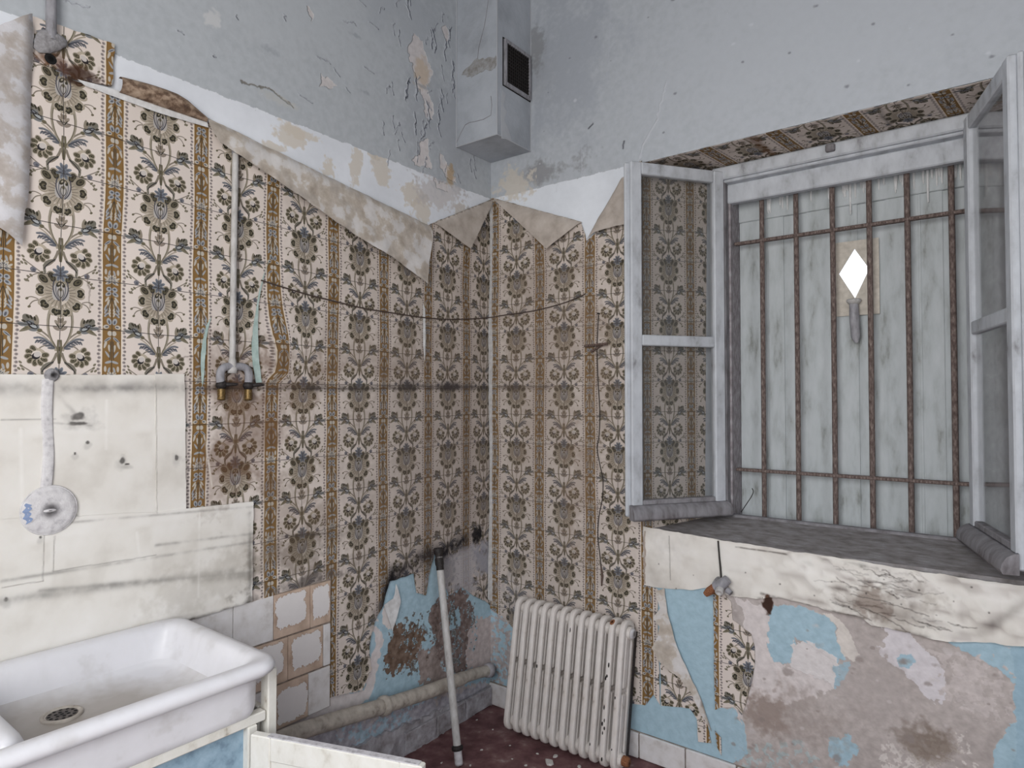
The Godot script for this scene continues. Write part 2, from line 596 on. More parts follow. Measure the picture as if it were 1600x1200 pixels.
func wallpaper_print() -> ImageTexture:
	var cream := Color8(217, 207, 200)
	var ink := Color8(46, 44, 46)
	var olive := Color8(104, 98, 80)
	var dark := Color8(60, 57, 47)
	var halo := Color8(160, 151, 136)
	var blue := Color8(116, 119, 125)
	var pale := Color8(164, 168, 170)
	var slate := Color8(88, 91, 100)
	var stem := Color8(128, 120, 108)
	var gold := Color8(130, 101, 63)
	var P := Print.new(cream)
	var rng := RandomNumberGenerator.new()
	rng.seed = 3
	# ground: fine paper tooth
	for q in P.px.size():
		var g := rng.randf_range(-0.012, 0.012)
		P.px[q] = Color(cream.r + g, cream.g + g, cream.b + g)
	# gold band with its cream edges and beaded borders
	P.rect(-0.098, 0.098, Color8(226, 212, 186))
	P.rect(-0.088, 0.088, gold)
	for s in [-1.0, 1.0]:
		P.rect(s * 0.0895 - 0.0025, s * 0.0895 + 0.0025, Color8(96, 72, 44))
		for k in 26:
			var y := (k + 0.5) / 26
			P.ell(s * 0.126 + (0.004 if k % 2 else -0.004), y, 0.0165, 0.0145, 0, Color8(152, 143, 140))
			P.ell(s * 0.128 + (0.004 if k % 2 else -0.004), y, 0.007, 0.006, 0, Color8(112, 104, 104))
	# the vine inside the gold band
	var v1 := Color8(184, 178, 168)
	var v2 := Color8(158, 160, 162)
	for s in [-1.0, 1.0]:
		var X := func(x: float) -> float: return s * x
		for k in 5:
			var an: float = -PI / 2 + s * (0.25 + k * 0.42)
			P.ell(cos(an) * 0.038, 0.0 + sin(an) * 0.044, 0.034, 0.0145, an, v1, 1.0, 0.3)
			P.ell(cos(an) * 0.03, 0.0 + sin(an) * 0.034, 0.018, 0.0055, an, slate)
		P.ell(X.call(0.03), 0.078, 0.028, 0.025, 0.2 * s, v2)
		P.ell(X.call(0.028), 0.075, 0.014, 0.011, 0, slate)
		P.ell(X.call(0.036), 0.128, 0.034, 0.021, 0.5 * s, v2)
		P.ell(X.call(0.032), 0.124, 0.017, 0.009, 0.5 * s, slate)
		for k in 3:
			P.ell(X.call(0.05 - k * 0.012), 0.185 + k * 0.03, 0.034, 0.0135, (0.9 + k * 0.3) if s > 0 else PI - (0.9 + k * 0.3), v1, 1.0, 0.4)
			P.ell(X.call(0.062 - k * 0.006), 0.27 + k * 0.036, 0.036, 0.015, -PI / 2 - s * (0.35 + 0.25 * k), v2, 1.0, 0.4)
			P.ell(X.call(0.056 - k * 0.006), 0.275 + k * 0.036, 0.022, 0.005, -PI / 2 - s * (0.35 + 0.25 * k), slate)
			P.ell(X.call(0.022), 0.285 + k * 0.03, 0.022, 0.008, -PI / 2 + s * 0.4, v1)
		P.seg(X.call(0.006), 0.17, X.call(0.04), 0.29, 0.005, Color8(78, 70, 58))
		P.ell(X.call(0.028), 0.412, 0.036, 0.024, -PI / 2 + s * 0.3, v2)
		P.ell(X.call(0.027), 0.418, 0.02, 0.010, -PI / 2 + s * 0.3, slate)
		P.ell(X.call(0.058), 0.468, 0.03, 0.021, s * 0.2, v1)
		P.ell(X.call(0.052), 0.468, 0.016, 0.008, s * 0.2, slate)
		P.ell(X.call(0.022), 0.535, 0.023, 0.026, 0, v1)
		P.ell(X.call(0.045), 0.60, 0.042, 0.0165, PI / 2 - s * 0.9, v2, 1.0, 0.4)
		P.ell(X.call(0.045), 0.60, 0.03, 0.005, PI / 2 - s * 0.9, slate)
		P.ell(X.call(0.066), 0.655, 0.038, 0.0155, PI / 2 - s * 0.3, v1, 1.0, 0.4)
		P.ell(X.call(0.024), 0.69, 0.04, 0.0135, -PI / 2 + s * 0.2, v1)
		P.ell(X.call(0.044), 0.75, 0.04, 0.0125, -PI / 2 + s * 0.6, v2, 1.0, 0.4)
		P.seg(X.call(0.012), 0.62, X.call(0.018), 0.8, 0.005, Color8(78, 70, 60))
		P.ell(X.call(0.032), 0.83, 0.036, 0.013, s * 0.3, v2)
		P.ell(X.call(0.062), 0.9, 0.03, 0.013, PI / 2, v1)
		P.ell(X.call(0.026), 0.91, 0.03, 0.011, PI / 2 - s * 0.3, v2)
		P.ell(X.call(0.056), 0.97, 0.026, 0.011, -s * 0.6, v1)
	# the bouquet, mirrored about the middle (u = 0.5)
	for s in [-1.0, 1.0]:
		var X := func(x: float) -> float: return 0.5 + s * x
		var A := func(a: float) -> float: return a if s > 0 else PI - a
		# double stems up to the tulips and the flower above
		P.curve(Vector2(X.call(0.02), 0.74), Vector2(X.call(0.06), 0.61), Vector2(X.call(0.19), 0.54), 0.0075, stem)
		P.curve(Vector2(X.call(0.035), 0.74), Vector2(X.call(0.09), 0.62), Vector2(X.call(0.2), 0.57), 0.006, halo)
		P.curve(Vector2(X.call(0.014), 0.74), Vector2(X.call(0.155), 0.55), Vector2(X.call(0.095), 0.34), 0.0115, Color8(150, 142, 128))
		P.curve(Vector2(X.call(0.008), 0.74), Vector2(X.call(0.145), 0.55), Vector2(X.call(0.085), 0.35), 0.004, olive)
		P.curve(Vector2(X.call(0.004), 0.86), Vector2(X.call(0.02), 0.74), Vector2(X.call(0.012), 0.64), 0.0085, olive)
		P.ell(X.call(0.03), 0.47, 0.036, 0.016, A.call(-0.9), Color8(146, 136, 124))
		P.ell(X.call(0.036), 0.52, 0.036, 0.016, A.call(-0.6), Color8(138, 128, 118))
		P.ell(X.call(0.014), 0.44, 0.03, 0.014, A.call(-1.3), Color8(128, 118, 106))
		P.ell(X.call(0.02), 0.50, 0.03, 0.006, A.call(-1.0), dark)
		# curls at the foot
		P.curve(Vector2(X.call(0.025), 0.77), Vector2(X.call(0.06), 0.9), Vector2(X.call(0.15), 0.925), 0.012, stem)
		P.curve(Vector2(X.call(0.06), 0.86), Vector2(X.call(0.17), 0.88), Vector2(X.call(0.142), 0.985), 0.012, Color8(116, 112, 102))
		P.curve(Vector2(X.call(0.05), 0.85), Vector2(X.call(0.13), 0.91), Vector2(X.call(0.145), 0.95), 0.0045, ink)
		# side flower on its stalk: petals below a dark crescent
		P.curve(Vector2(X.call(0.03), 0.70), Vector2(X.call(0.13), 0.665), Vector2(X.call(0.18), 0.73), 0.006, stem)
		var fx: float = X.call(0.195)
		P.ell(fx, 0.795, 0.082, 0.075, 0, Color8(176, 166, 150))
		for k in 8:
			P.petal(fx, 0.795, A.call(-1.1 + k * 0.62), 0.066, 0.030, halo, olive, dark)
		P.ell(fx, 0.785, 0.044, 0.04, 0, Color8(214, 204, 194))
		P.ell(fx + s * 0.006, 0.80, 0.038, 0.032, A.call(0.5), ink)
		P.ell(fx - s * 0.004, 0.785, 0.032, 0.026, A.call(0.5), Color8(196, 190, 186))
		# drooping feather leaf: paired leaflets along an arched rib
		for k in 6:
			var q := k / 5.0
			var rx := 0.06 + q * 0.13
			var ry := 0.70 - 0.062 * sin(q * 1.9)
			var ra := -0.55 + q * 1.0
			P.ell(X.call(rx + 0.016), ry - 0.020, 0.036 - q * 0.012, 0.0155 - q * 0.004, A.call(ra - 0.45), blue, 1.0, 0.35)
			P.ell(X.call(rx + 0.012), ry + 0.016, 0.034 - q * 0.012, 0.0145 - q * 0.004, A.call(ra + 0.55), Color8(100, 102, 108), 1.0, 0.35)
			P.ell(X.call(rx + 0.018), ry - 0.014, 0.020, 0.0042, A.call(ra - 0.35), slate)
		for k in 8:
			var q := k / 8.0
			var q2 := (k + 1) / 8.0
			P.seg(X.call(0.045 + q * 0.15), 0.715 - 0.07 * sin(q * 1.9 + 0.1), X.call(0.045 + q2 * 0.15), 0.715 - 0.07 * sin(q2 * 1.9 + 0.1), 0.0048, Color8(70, 72, 80))
		# tulip tilted outward
		P.ell(X.call(0.268), 0.47, 0.082, 0.055, A.call(-0.85), Color8(124, 119, 110), 1.0, 0.2)
		P.ell(X.call(0.25), 0.51, 0.072, 0.048, A.call(-0.45), Color8(118, 121, 122))
		P.ell(X.call(0.295), 0.54, 0.066, 0.028, A.call(0.5), Color8(120, 114, 98), 1.0, 0.6)
		P.ell(X.call(0.21), 0.455, 0.052, 0.025, A.call(-1.5), Color8(136, 128, 114), 1.0, 0.3)
		P.ell(X.call(0.335), 0.50, 0.036, 0.02, A.call(-0.2), Color8(122, 125, 126))
		P.ell(X.call(0.30), 0.44, 0.036, 0.018, A.call(-0.8), Color8(112, 109, 100))
		P.ell(X.call(0.238), 0.51, 0.046, 0.025, A.call(-0.5), ink)
		P.ell(X.call(0.234), 0.511, 0.034, 0.015, A.call(-0.5), pale)
		P.ell(X.call(0.27), 0.483, 0.028, 0.015, A.call(-0.5), ink)
		P.ell(X.call(0.271), 0.482, 0.018, 0.008, A.call(-0.5), blue)
		for t in [[0.225, 0.44, -1.3], [0.255, 0.43, -1.1], [0.285, 0.425, -0.8], [0.318, 0.47, -0.4]]:
			P.ell(X.call(t[0]), t[1], 0.022, 0.010, A.call(t[2]), dark)
		P.ell(X.call(0.30), 0.535, 0.024, 0.009, A.call(0.4), olive)
		P.ell(X.call(0.178), 0.55, 0.022, 0.018, 0, olive)
		# twigs beside the blue flower
		P.curve(Vector2(X.call(0.1), 0.04), Vector2(X.call(0.2), -0.02), Vector2(X.call(0.335), -0.11), 0.005, stem)
		P.curve(Vector2(X.call(0.18), 0.0), Vector2(X.call(0.26), 0.02), Vector2(X.call(0.305), 0.085), 0.0045, stem)
		for t in [[0.325, -0.10], [0.31, -0.07], [0.345, -0.075], [0.335, -0.135], [0.29, 0.05], [0.265, 0.035], [0.312, 0.085], [0.295, 0.085]]:
			P.ell(X.call(t[0]), t[1], 0.017, 0.0105, A.call(-0.7), Color8(120, 114, 98))
		P.ell(X.call(0.245), -0.025, 0.028, 0.025, 0, Color8(118, 117, 124))
		P.ell(X.call(0.24), -0.02, 0.014, 0.013, 0, slate)
		P.ell(X.call(0.17), -0.008, 0.015, 0.011, 0.4, olive)
	for s in [-1.0, 1.0]:
		var X := func(x: float) -> float: return 0.5 + s * x
		var A := func(a: float) -> float: return a if s > 0 else PI - a
		# the large flower: pale rays, then dark three-part lobes set apart
		P.ell(X.call(0.05), 0.18, 0.13, 0.12, 0, Color8(200, 190, 178))
		for k in 12:
			var an := -1.4 + k * 0.26
			P.ell(0.5 + s * cos(an) * 0.11, 0.17 + sin(an) * 0.11, 0.08, 0.0165, A.call(an), Color8(162, 152, 137), 0.9)
			P.seg(0.5 + s * cos(an) * 0.06, 0.17 + sin(an) * 0.06, 0.5 + s * cos(an) * 0.15, 0.17 + sin(an) * 0.15, 0.0032, Color8(112, 104, 93))
	for s in [-1.0, 1.0]:
		var X := func(x: float) -> float: return 0.5 + s * x
		var A := func(a: float) -> float: return a if s > 0 else PI - a
		P.petal(0.5, 0.17, A.call(-1.08), 0.157, 0.046, Color8(146, 138, 122), Color8(84, 79, 64), Color8(50, 47, 42))
		P.petal(0.5, 0.17, A.call(-0.66), 0.186, 0.045, Color8(146, 138, 122), Color8(84, 79, 64), Color8(50, 47, 42))
		for t in [[-0.06, 0.18], [0.70, 0.188], [1.36, 0.192]]:
			for d in [-0.14, 0.14]:
				P.ell(0.5 + s * cos(t[0] + d) * t[1], 0.17 + sin(t[0] + d) * t[1], 0.048, 0.036, A.call(t[0]), halo)
			for d in [-0.12, 0.0, 0.12]:
				var r: float = t[1] + (0.014 if d == 0.0 else 0.0)
				P.ell(0.5 + s * cos(t[0] + d) * r, 0.17 + sin(t[0] + d) * r, 0.031, 0.024, A.call(t[0] + d), Color8(206, 197, 184))
			for d in [-0.12, 0.0, 0.12]:
				var r: float = t[1] + (0.014 if d == 0.0 else 0.0)
				P.ell(0.5 + s * cos(t[0] + d) * r, 0.17 + sin(t[0] + d) * r, 0.0275, 0.021, A.call(t[0] + d), dark)
			P.ell(0.5 + s * cos(t[0]) * t[1], 0.17 + sin(t[0]) * t[1], 0.018, 0.017, A.call(t[0]), olive)
			P.ell(0.5 + s * cos(t[0]) * (t[1] - 0.012), 0.17 + sin(t[0]) * (t[1] - 0.012), 0.012, 0.008, A.call(t[0]), ink)
		P.curve(Vector2(X.call(0.2), 0.26), Vector2(X.call(0.26), 0.27), Vector2(X.call(0.275), 0.33), 0.005, stem)
		P.curve(Vector2(X.call(0.2), 0.25), Vector2(X.call(0.27), 0.22), Vector2(X.call(0.295), 0.255), 0.0045, stem)
		P.ell(X.call(0.275), 0.33, 0.015, 0.011, 0.5, olive)
		P.ell(X.call(0.297), 0.255, 0.015, 0.011, 0.5, olive)
	for s in [-1.0, 1.0]:
		var X := func(x: float) -> float: return 0.5 + s * x
		var A := func(a: float) -> float: return a if s > 0 else PI - a
		# the bud
		P.ell(X.call(0.03), 0.155, 0.09, 0.045, A.call(1.35), Color8(172, 168, 164))
		P.curve(Vector2(X.call(0.06), 0.06), Vector2(X.call(0.09), 0.17), Vector2(X.call(0.015), 0.245), 0.0052, Color8(70, 70, 80))
		P.curve(Vector2(X.call(0.036), 0.08), Vector2(X.call(0.06), 0.17), Vector2(X.call(0.01), 0.235), 0.0045, Color8(104, 104, 112))
		P.curve(Vector2(X.call(0.016), 0.13), Vector2(X.call(0.042), 0.18), Vector2(X.call(0.0), 0.222), 0.004, Color8(84, 80, 80))
		P.ell(X.call(0.016), 0.085, 0.032, 0.019, A.call(0.9), dark)
		P.ell(X.call(0.014), 0.08, 0.014, 0.008, A.call(0.9), halo)
		# grey-blue flower on the joint
		for k in 4:
			var an := -PI / 2 + (k + 0.5) * PI / 4
			P.ell(0.5 + s * cos(an) * 0.044, -0.022 + sin(an) * 0.048, 0.034, 0.0165, A.call(an), Color8(112, 118, 127))
			P.ell(0.5 + s * cos(an) * 0.038, -0.022 + sin(an) * 0.042, 0.019, 0.0065, A.call(an), slate)
	P.ell(0.5, -0.022, 0.018, 0.018, 0, slate)
	P.ell(0.5, 0.135, 0.014, 0.018, 0, olive)
	P.ell(0.5, 0.72, 0.026, 0.02, 0, olive)
	# printed joints
	var joint := Color8(58, 54, 52)
	P.rect(0.4965, 0.5035, joint, 0.9)
	P.rect(-0.0034, 0.0034, Color8(60, 52, 44), 0.9)
	P.hline(0.0, 0.0034, joint, 0.95)
	P.hline(0.5, 0.0034, joint, 0.95)
	var im := Image.create_from_data(P.N, P.N, false, Image.FORMAT_RGBAF, P.px.to_byte_array())
	im.convert(Image.FORMAT_RGB8)
	return ImageTexture.create_from_image(im)

# ------------------------------------------------------------------ materials
func ramp(stops: Array) -> Gradient:
	var g := Gradient.new()
	var off := PackedFloat32Array()
	var col := PackedColorArray()
	for s in stops:
		off.append(s[0])
		col.append(s[1])
	g.offsets = off
	g.colors = col
	return g

func noise_tex(stops: Array, freq: float, oct: int, sd: int, size := 512) -> NoiseTexture2D:
	var n := FastNoiseLite.new()
	n.seed = sd
	n.frequency = freq
	n.fractal_octaves = oct
	n.fractal_gain = 0.6
	var t := NoiseTexture2D.new()
	t.width = size
	t.height = size
	t.seamless = true
	t.noise = n
	if stops: t.color_ramp = ramp(stops)
	return t

func mat(called: String, stops: Array, rough: float, scale := Vector3(1, 1, 1), freq := 0.012, oct := 5, sd := 1, bump := 0.0) -> StandardMaterial3D:
	var m := StandardMaterial3D.new()
	m.resource_name = called
	m.roughness = rough
	m.metallic_specular = 0.4
	m.albedo_texture = noise_tex(stops, freq, oct, sd)
	m.uv1_triplanar = true
	m.uv1_scale = scale
	if bump != 0.0:
		m.heightmap_enabled = true
		m.heightmap_texture = grain
		m.heightmap_scale = bump
	M[called] = m
	return m

func plain(called: String, c: Color, rough: float, metal := 0.0) -> StandardMaterial3D:
	var m := StandardMaterial3D.new()
	m.resource_name = called
	m.albedo_color = c
	m.roughness = rough
	m.metallic = metal
	M[called] = m
	return m

var grain: NoiseTexture2D

func make_materials() -> void:
	grain = noise_tex([], 0.02, 5, 90)
	# porcelain glaze, dulled by dirt
	var m := mat("porcelain", [[0.0, Color8(196, 194, 194)], [0.35, Color8(222, 222, 226)], [1.0, Color8(230, 230, 235)]], 0.28, Vector3(1.3, 1.3, 1.3), 0.008, 5, 11)
	m.metallic_specular = 0.5
	mat("basin_dirt", [[0.0, Color8(136, 130, 124)], [0.5, Color8(166, 161, 156)], [1.0, Color8(180, 176, 172)]], 0.5, Vector3(1.5, 1.5, 1.5), 0.01, 5, 12)
	mat("white_paint", [[0.0, Color8(150, 140, 126)], [0.16, Color8(206, 202, 192)], [0.4, Color8(222, 220, 212)], [1.0, Color8(232, 231, 226)]], 0.5, Vector3(2.2, 1.6, 2.2), 0.012, 5, 13, 0.05)
	mat("frame_paint", [[0.0, Color8(128, 128, 132)], [0.22, Color8(170, 174, 180)], [0.5, Color8(186, 191, 198)], [1.0, Color8(200, 205, 212)]], 0.55, Vector3(2.2, 1.1, 2.2), 0.010, 6, 14, 0.04)
	mat("frame_dirty", [[0.0, Color8(92, 88, 90)], [0.4, Color8(126, 124, 128)], [1.0, Color8(156, 156, 161)]], 0.7, Vector3(3, 1.2, 3), 0.012, 5, 15, 0.08)
	mat("shutter_paint", [[0.0, Color8(134, 138, 135)], [0.26, Color8(170, 176, 178)], [0.5, Color8(182, 189, 192)], [1.0, Color8(194, 200, 204)]], 0.75, Vector3(2.4, 0.7, 2.4), 0.01, 6, 16, 0.05)
	mat("radiator_paint", [[0.0, Color8(160, 150, 142)], [0.14, Color8(206, 199, 193)], [0.5, Color8(216, 211, 207)], [1.0, Color8(226, 222, 219)]], 0.5, Vector3(1.6, 1.2, 1.6), 0.012, 5, 17, 0.06)
	mat("rusty_iron", [[0.0, Color8(50, 42, 40)], [0.45, Color8(88, 74, 68)], [0.75, Color8(118, 100, 92)], [1.0, Color8(140, 128, 124)]], 0.85, Vector3(9, 9, 9), 0.02, 5, 18, 0.08)
	mat("black_iron", [[0.0, Color8(22, 20, 20)], [0.6, Color8(44, 40, 40)], [1.0, Color8(84, 76, 70)]], 0.6, Vector3(9, 9, 9), 0.02, 5, 19, 0.05)
	mat("rust_spot", [[0.0, Color8(70, 38, 22)], [0.5, Color8(132, 84, 56)], [1.0, Color8(196, 158, 128)]], 0.9, Vector3(14, 14, 14), 0.03, 4, 20, 0.05)
	var br := mat("brass", [[0.0, Color8(66, 52, 32)], [0.5, Color8(118, 96, 60)], [1.0, Color8(160, 138, 96)]], 0.45, Vector3(12, 12, 12), 0.02, 4, 21)
	br.metallic = 0.6
	mat("pipe_paint", [[0.0, Color8(120, 116, 112)], [0.3, Color8(172, 170, 168)], [1.0, Color8(204, 204, 204)]], 0.5, Vector3(6, 2, 6), 0.014, 5, 22)
	mat("grey_pipe", [[0.0, Color8(112, 110, 112)], [0.4, Color8(144, 144, 150)], [1.0, Color8(168, 168, 174)]], 0.6, Vector3(6, 2, 6), 0.014, 5, 23)
	mat("old_lead", [[0.0, Color8(118, 110, 102)], [0.3, Color8(164, 157, 148)], [0.7, Color8(190, 183, 174)], [1.0, Color8(204, 198, 190)]], 0.75, Vector3(2.5, 2.5, 2.5), 0.014, 5, 24, 0.15)
	mat("floor_red", [[0.0, Color8(80, 56, 58)], [0.45, Color8(108, 76, 78)], [0.75, Color8(126, 96, 96)], [0.88, Color8(142, 120, 118)], [1.0, Color8(178, 168, 164)]], 0.75, Vector3(1.3, 1.3, 1.3), 0.012, 6, 25, 0.1)
	mat("plaster_chip", [[0.0, Color8(176, 172, 168)], [1.0, Color8(224, 222, 218)]], 0.9, Vector3(9, 9, 9), 0.02, 4, 26)
	mat("paper_back", [[0.0, Color8(150, 141, 131)], [0.36, Color8(178, 168, 157)], [0.52, Color8(192, 184, 174)], [0.58, Color8(206, 203, 201)], [1.0, Color8(220, 219, 220)]], 0.95, Vector3(1.6, 1.6, 1.6), 0.009, 6, 27, 0.1)
	mat("tan_back", [[0.0, Color8(158, 149, 140)], [0.5, Color8(182, 173, 165)], [1.0, Color8(198, 191, 184)]], 0.95, Vector3(2, 2, 2), 0.009, 5, 28, 0.03)
	mat("brown_paper", [[0.0, Color8(56, 44, 38)], [0.35, Color8(102, 82, 68)], [0.6, Color8(158, 138, 120)], [1.0, Color8(190, 172, 154)]], 0.9, Vector3(4, 6, 4), 0.012, 5, 29)
	mat("white_paper", [[0.0, Color8(196, 196, 196)], [1.0, Color8(232, 234, 236)]], 0.9, Vector3(4, 4, 4), 0.012, 4, 30)
	mat("tile_glaze", [[0.0, Color8(198, 194, 192)], [0.4, Color8(216, 214, 214)], [1.0, Color8(226, 225, 227)]], 0.4, Vector3(2.6, 2.6, 2.6), 0.01, 4, 31)
	mat("stained_tile", [[0.0, Color8(146, 118, 96)], [0.44, Color8(184, 160, 140)], [0.5, Color8(214, 210, 208)], [1.0, Color8(226, 224, 225)]], 0.5, Vector3(2.4, 2.4, 2.4), 0.007, 5, 32)
	mat("grout", [[0.0, Color8(110, 98, 88)], [1.0, Color8(168, 158, 150)]], 0.95, Vector3(4, 4, 4), 0.014, 5, 33, 0.1)
	mat("mint_paint", [[0.0, Color8(150, 172, 168)], [1.0, Color8(188, 206, 202)]], 0.8, Vector3(4, 4, 4), 0.01, 4, 34)
	mat("blue_paint", [[0.0, Color8(110, 132, 150)], [0.4, Color8(140, 166, 184)], [1.0, Color8(164, 188, 204)]], 0.7, Vector3(3, 3, 3), 0.012, 5, 35, 0.05)
	mat("gray_plaster", [[0.0, Color8(148, 153, 160)], [0.5, Color8(170, 176, 184)], [1.0, Color8(181, 187, 195)]], 0.9, Vector3(0.8, 0.8, 0.8), 0.006, 6, 36, 0.25)
	mat("sill_stone", [[0.0, Color8(102, 98, 97)], [0.4, Color8(132, 128, 128)], [0.8, Color8(150, 148, 150)], [1.0, Color8(176, 176, 180)]], 0.85, Vector3(2, 2, 5), 0.01, 6, 37, 0.12)
	mat("ceiling_paint", [[0.0, Color8(168, 172, 178)], [1.0, Color8(186, 190, 196)]], 0.9, Vector3(0.7, 0.7, 0.7), 0.008, 5, 38, 0.2)
	mat("room_paint", [[0.0, Color8(138, 138, 140)], [1.0, Color8(160, 160, 164)]], 0.9, Vector3(0.7, 0.7, 0.7), 0.008, 5, 39, 0.2)
	mat("rubble_plaster", [[0.0, Color8(118, 113, 114)], [0.4, Color8(152, 149, 153)], [0.7, Color8(172, 171, 177)], [1.0, Color8(192, 194, 202)]], 0.95, Vector3(2, 2, 2), 0.012, 6, 40, 0.3)
	mat("plate_paint", [[0.0, Color8(178, 172, 162)], [1.0, Color8(208, 202, 192)]], 0.6, Vector3(4, 4, 4), 0.012, 4, 41)
	mat("cloth_wrap", [[0.0, Color8(110, 108, 110)], [1.0, Color8(176, 176, 180)]], 0.95, Vector3(8, 8, 8), 0.012, 5, 42, 0.2)
	mat("dirty_white", [[0.0, Color8(150, 148, 152)], [0.4, Color8(192, 190, 194)], [1.0, Color8(218, 217, 220)]], 0.8, Vector3(5, 5, 5), 0.012, 5, 43, 0.15)
	mat("basin_edge", [[0.0, Color8(170, 165, 160)], [0.5, Color8(190, 187, 184)], [1.0, Color8(214, 213, 214)]], 0.4, Vector3(2, 2, 2), 0.014, 5, 44)
	mat("lilac_back", [[0.0, Color8(164, 155, 149)], [0.36, Color8(184, 177, 172)], [0.5, Color8(194, 190, 189)], [0.56, Color8(208, 208, 212)], [1.0, Color8(220, 220, 226)]], 0.95, Vector3(2.0, 2.0, 2.0), 0.011, 6, 47, 0.1)
	mat("jamb_stone", [[0.0, Color8(120, 114, 117)], [0.5, Color8(152, 147, 151)], [0.8, Color8(168, 165, 170)], [1.0, Color8(204, 203, 206)]], 0.9, Vector3(6, 3, 6), 0.012, 6, 48, 0.2)
	mat("box_paper", [[0.0, Color8(176, 174, 178)], [0.4, Color8(206, 204, 206)], [1.0, Color8(224, 223, 224)]], 0.85, Vector3(6, 6, 6), 0.012, 5, 49, 0.1)
	plain("ink_blue", Color8(132, 150, 184), 0.8)
	mat("drain_metal", [[0.0, Color8(58, 54, 52)], [0.5, Color8(96, 90, 86)], [1.0, Color8(130, 122, 116)]], 0.6, Vector3(14, 14, 14), 0.03, 4, 52)
	mat("bar_iron", [[0.0, Color8(62, 52, 49)], [0.45, Color8(104, 91, 87)], [0.75, Color8(132, 119, 114)], [1.0, Color8(156, 148, 146)]], 0.85, Vector3(9, 3, 9), 0.02, 5, 53, 0.08)
	mat("soot", [[0.0, Color8(126, 124, 120)], [0.5, Color8(150, 150, 150)], [1.0, Color8(168, 172, 178)]], 0.9, Vector3(4, 4, 4), 0.012, 5, 54)
	plain("void", Color8(14, 13, 14), 0.95)
	plain("wire_brown", Color8(74, 62, 56), 0.8)
	plain("wire_black", Color8(44, 40, 38), 0.7)
	var g := plain("pane", Color(0.40, 0.42, 0.42, 0.14), 0.05)
	g.transparency = BaseMaterial3D.TRANSPARENCY_ALPHA
	g.metallic_specular = 0.5
	var pw := plain("black_seam", Color8(36, 33, 32), 0.8)
	pw.metallic_specular = 0.2

# ------------------------------------------------------------------ the scene
var wl: MeshInstance3D
var wr: MeshInstance3D
var FL := Frame.new()
var FR := Frame.new()
var paper: StandardMaterial3D
var paper_r: StandardMaterial3D
var lining: StandardMaterial3D
var lining_r: StandardMaterial3D

func _ready() -> void:
	t_start = Time.get_ticks_msec()
	# camera
	var cam := Camera3D.new()
	cam.name = "camera"
	add_child(cam)
	cam.position = CAM
	cam.rotation = Vector3(PITCH, YAW, 0)
	cam.fov = rad_to_deg(2.0 * atan(600.0 / FOCAL))
	cam.near = 0.05
	cam.current = true
	# sky: an overcast white day outside
	var sky_mat := ProceduralSkyMaterial.new()
	sky_mat.sky_top_color = Color(0.86, 0.92, 1.0)
	sky_mat.sky_horizon_color = Color(1.0, 0.99, 0.98)
	sky_mat.ground_horizon_color = Color(0.9, 0.9, 0.88)
	sky_mat.ground_bottom_color = Color(0.55, 0.54, 0.52)
	sky_mat.sky_energy_multiplier = 1.0
	var sky := Sky.new()
	sky.sky_material = sky_mat
	var env := Environment.new()
	env.background_mode = Environment.BG_SKY
	env.sky = sky
	env.background_energy_multiplier = 2.0
	env.tonemap_mode = Environment.TONE_MAPPER_LINEAR
	env.tonemap_exposure = 1.12
	env.sdfgi_enabled = true
	env.ssao_enabled = true
	env.ssil_enabled = true
	var we := WorldEnvironment.new()
	we.name = "environment"
	we.environment = env
	add_child(we)
	# daylight that comes in through the tall window behind the camera and the doorway beside it
	daylight("window_daylight", Vector3(1.75, 1.95, ROOM_Z - 0.02), 0.0, Vector2(1.5, 1.9), 5.2, Color(1.0, 0.985, 0.97))
	daylight("doorway_daylight", Vector3(ROOM_X - 0.02, 1.45, 2.55), PI / 2, Vector2(1.2, 2.4), 1.2, Color(1.0, 0.985, 0.97))

	wave_noise = FastNoiseLite.new()
	wave_noise.seed = 12
	wave_noise.frequency = 3.0
	wave_noise.fractal_octaves = 2
	noises = [noise_bytes(0.006, 5, 1), noise_bytes(0.012, 4, 2), noise_bytes(0.06, 4, 3), noise_bytes(0.07, 3, 4)]
	make_materials()
	set_frames()
	build_room()
	build_window()
	paper_left()
	paper_right()
	build_sink()
	build_radiator()
	build_fittings()
	build_debris()

func daylight(called: String, p: Vector3, turn: float, size: Vector2, e: float, c: Color) -> void:
	var l := AreaLight3D.new()
	l.name = called
	l.area_size = size
	l.area_normalize_energy = true
	l.light_energy = e
	l.light_color = c
	l.area_range = 12.0
	l.shadow_enabled = true
	add_child(l)
	l.position = p
	l.rotation.y = turn

func set_frames() -> void:
	FL.u = Vector3(0, 0, 1)
	FL.n = Vector3(1, 0, 0)
	FL.uv0 = Vector2(1.795, 1.5615)
	FL.uvs = Vector2(0.266, 0.276)
	FL.grow = 0.0078
	FL.bend = Vector3(lp(441, 560).x, lp(441, 560).y, 0.05)
	FL.s0 = Vector2(0, FLOOR)
	FL.ss = Vector2(2.75, 2.65)
	FR.uv0 = Vector2(0.0285, 1.564)
	FR.uvs = Vector2(0.284, 0.279)
	FR.s0 = Vector2(0, FLOOR)
	FR.ss = Vector2(2.35, 2.65)
	var tex := wallpaper_print()
	var tl := stains_left()
	var tr := stains_right()
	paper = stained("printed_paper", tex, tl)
	paper_r = stained("printed_paper_right", tex, tr)
	var cream := ImageTexture.create_from_image(noise_image([[0.0, Color8(212, 208, 201)], [0.4, Color8(226, 223, 217)], [1.0, Color8(234, 232, 228)]], 0.006, 51))
	lining = stained("lining_paper", cream, tl)
	lining_r = stained("lining_paper_right", cream, tr)

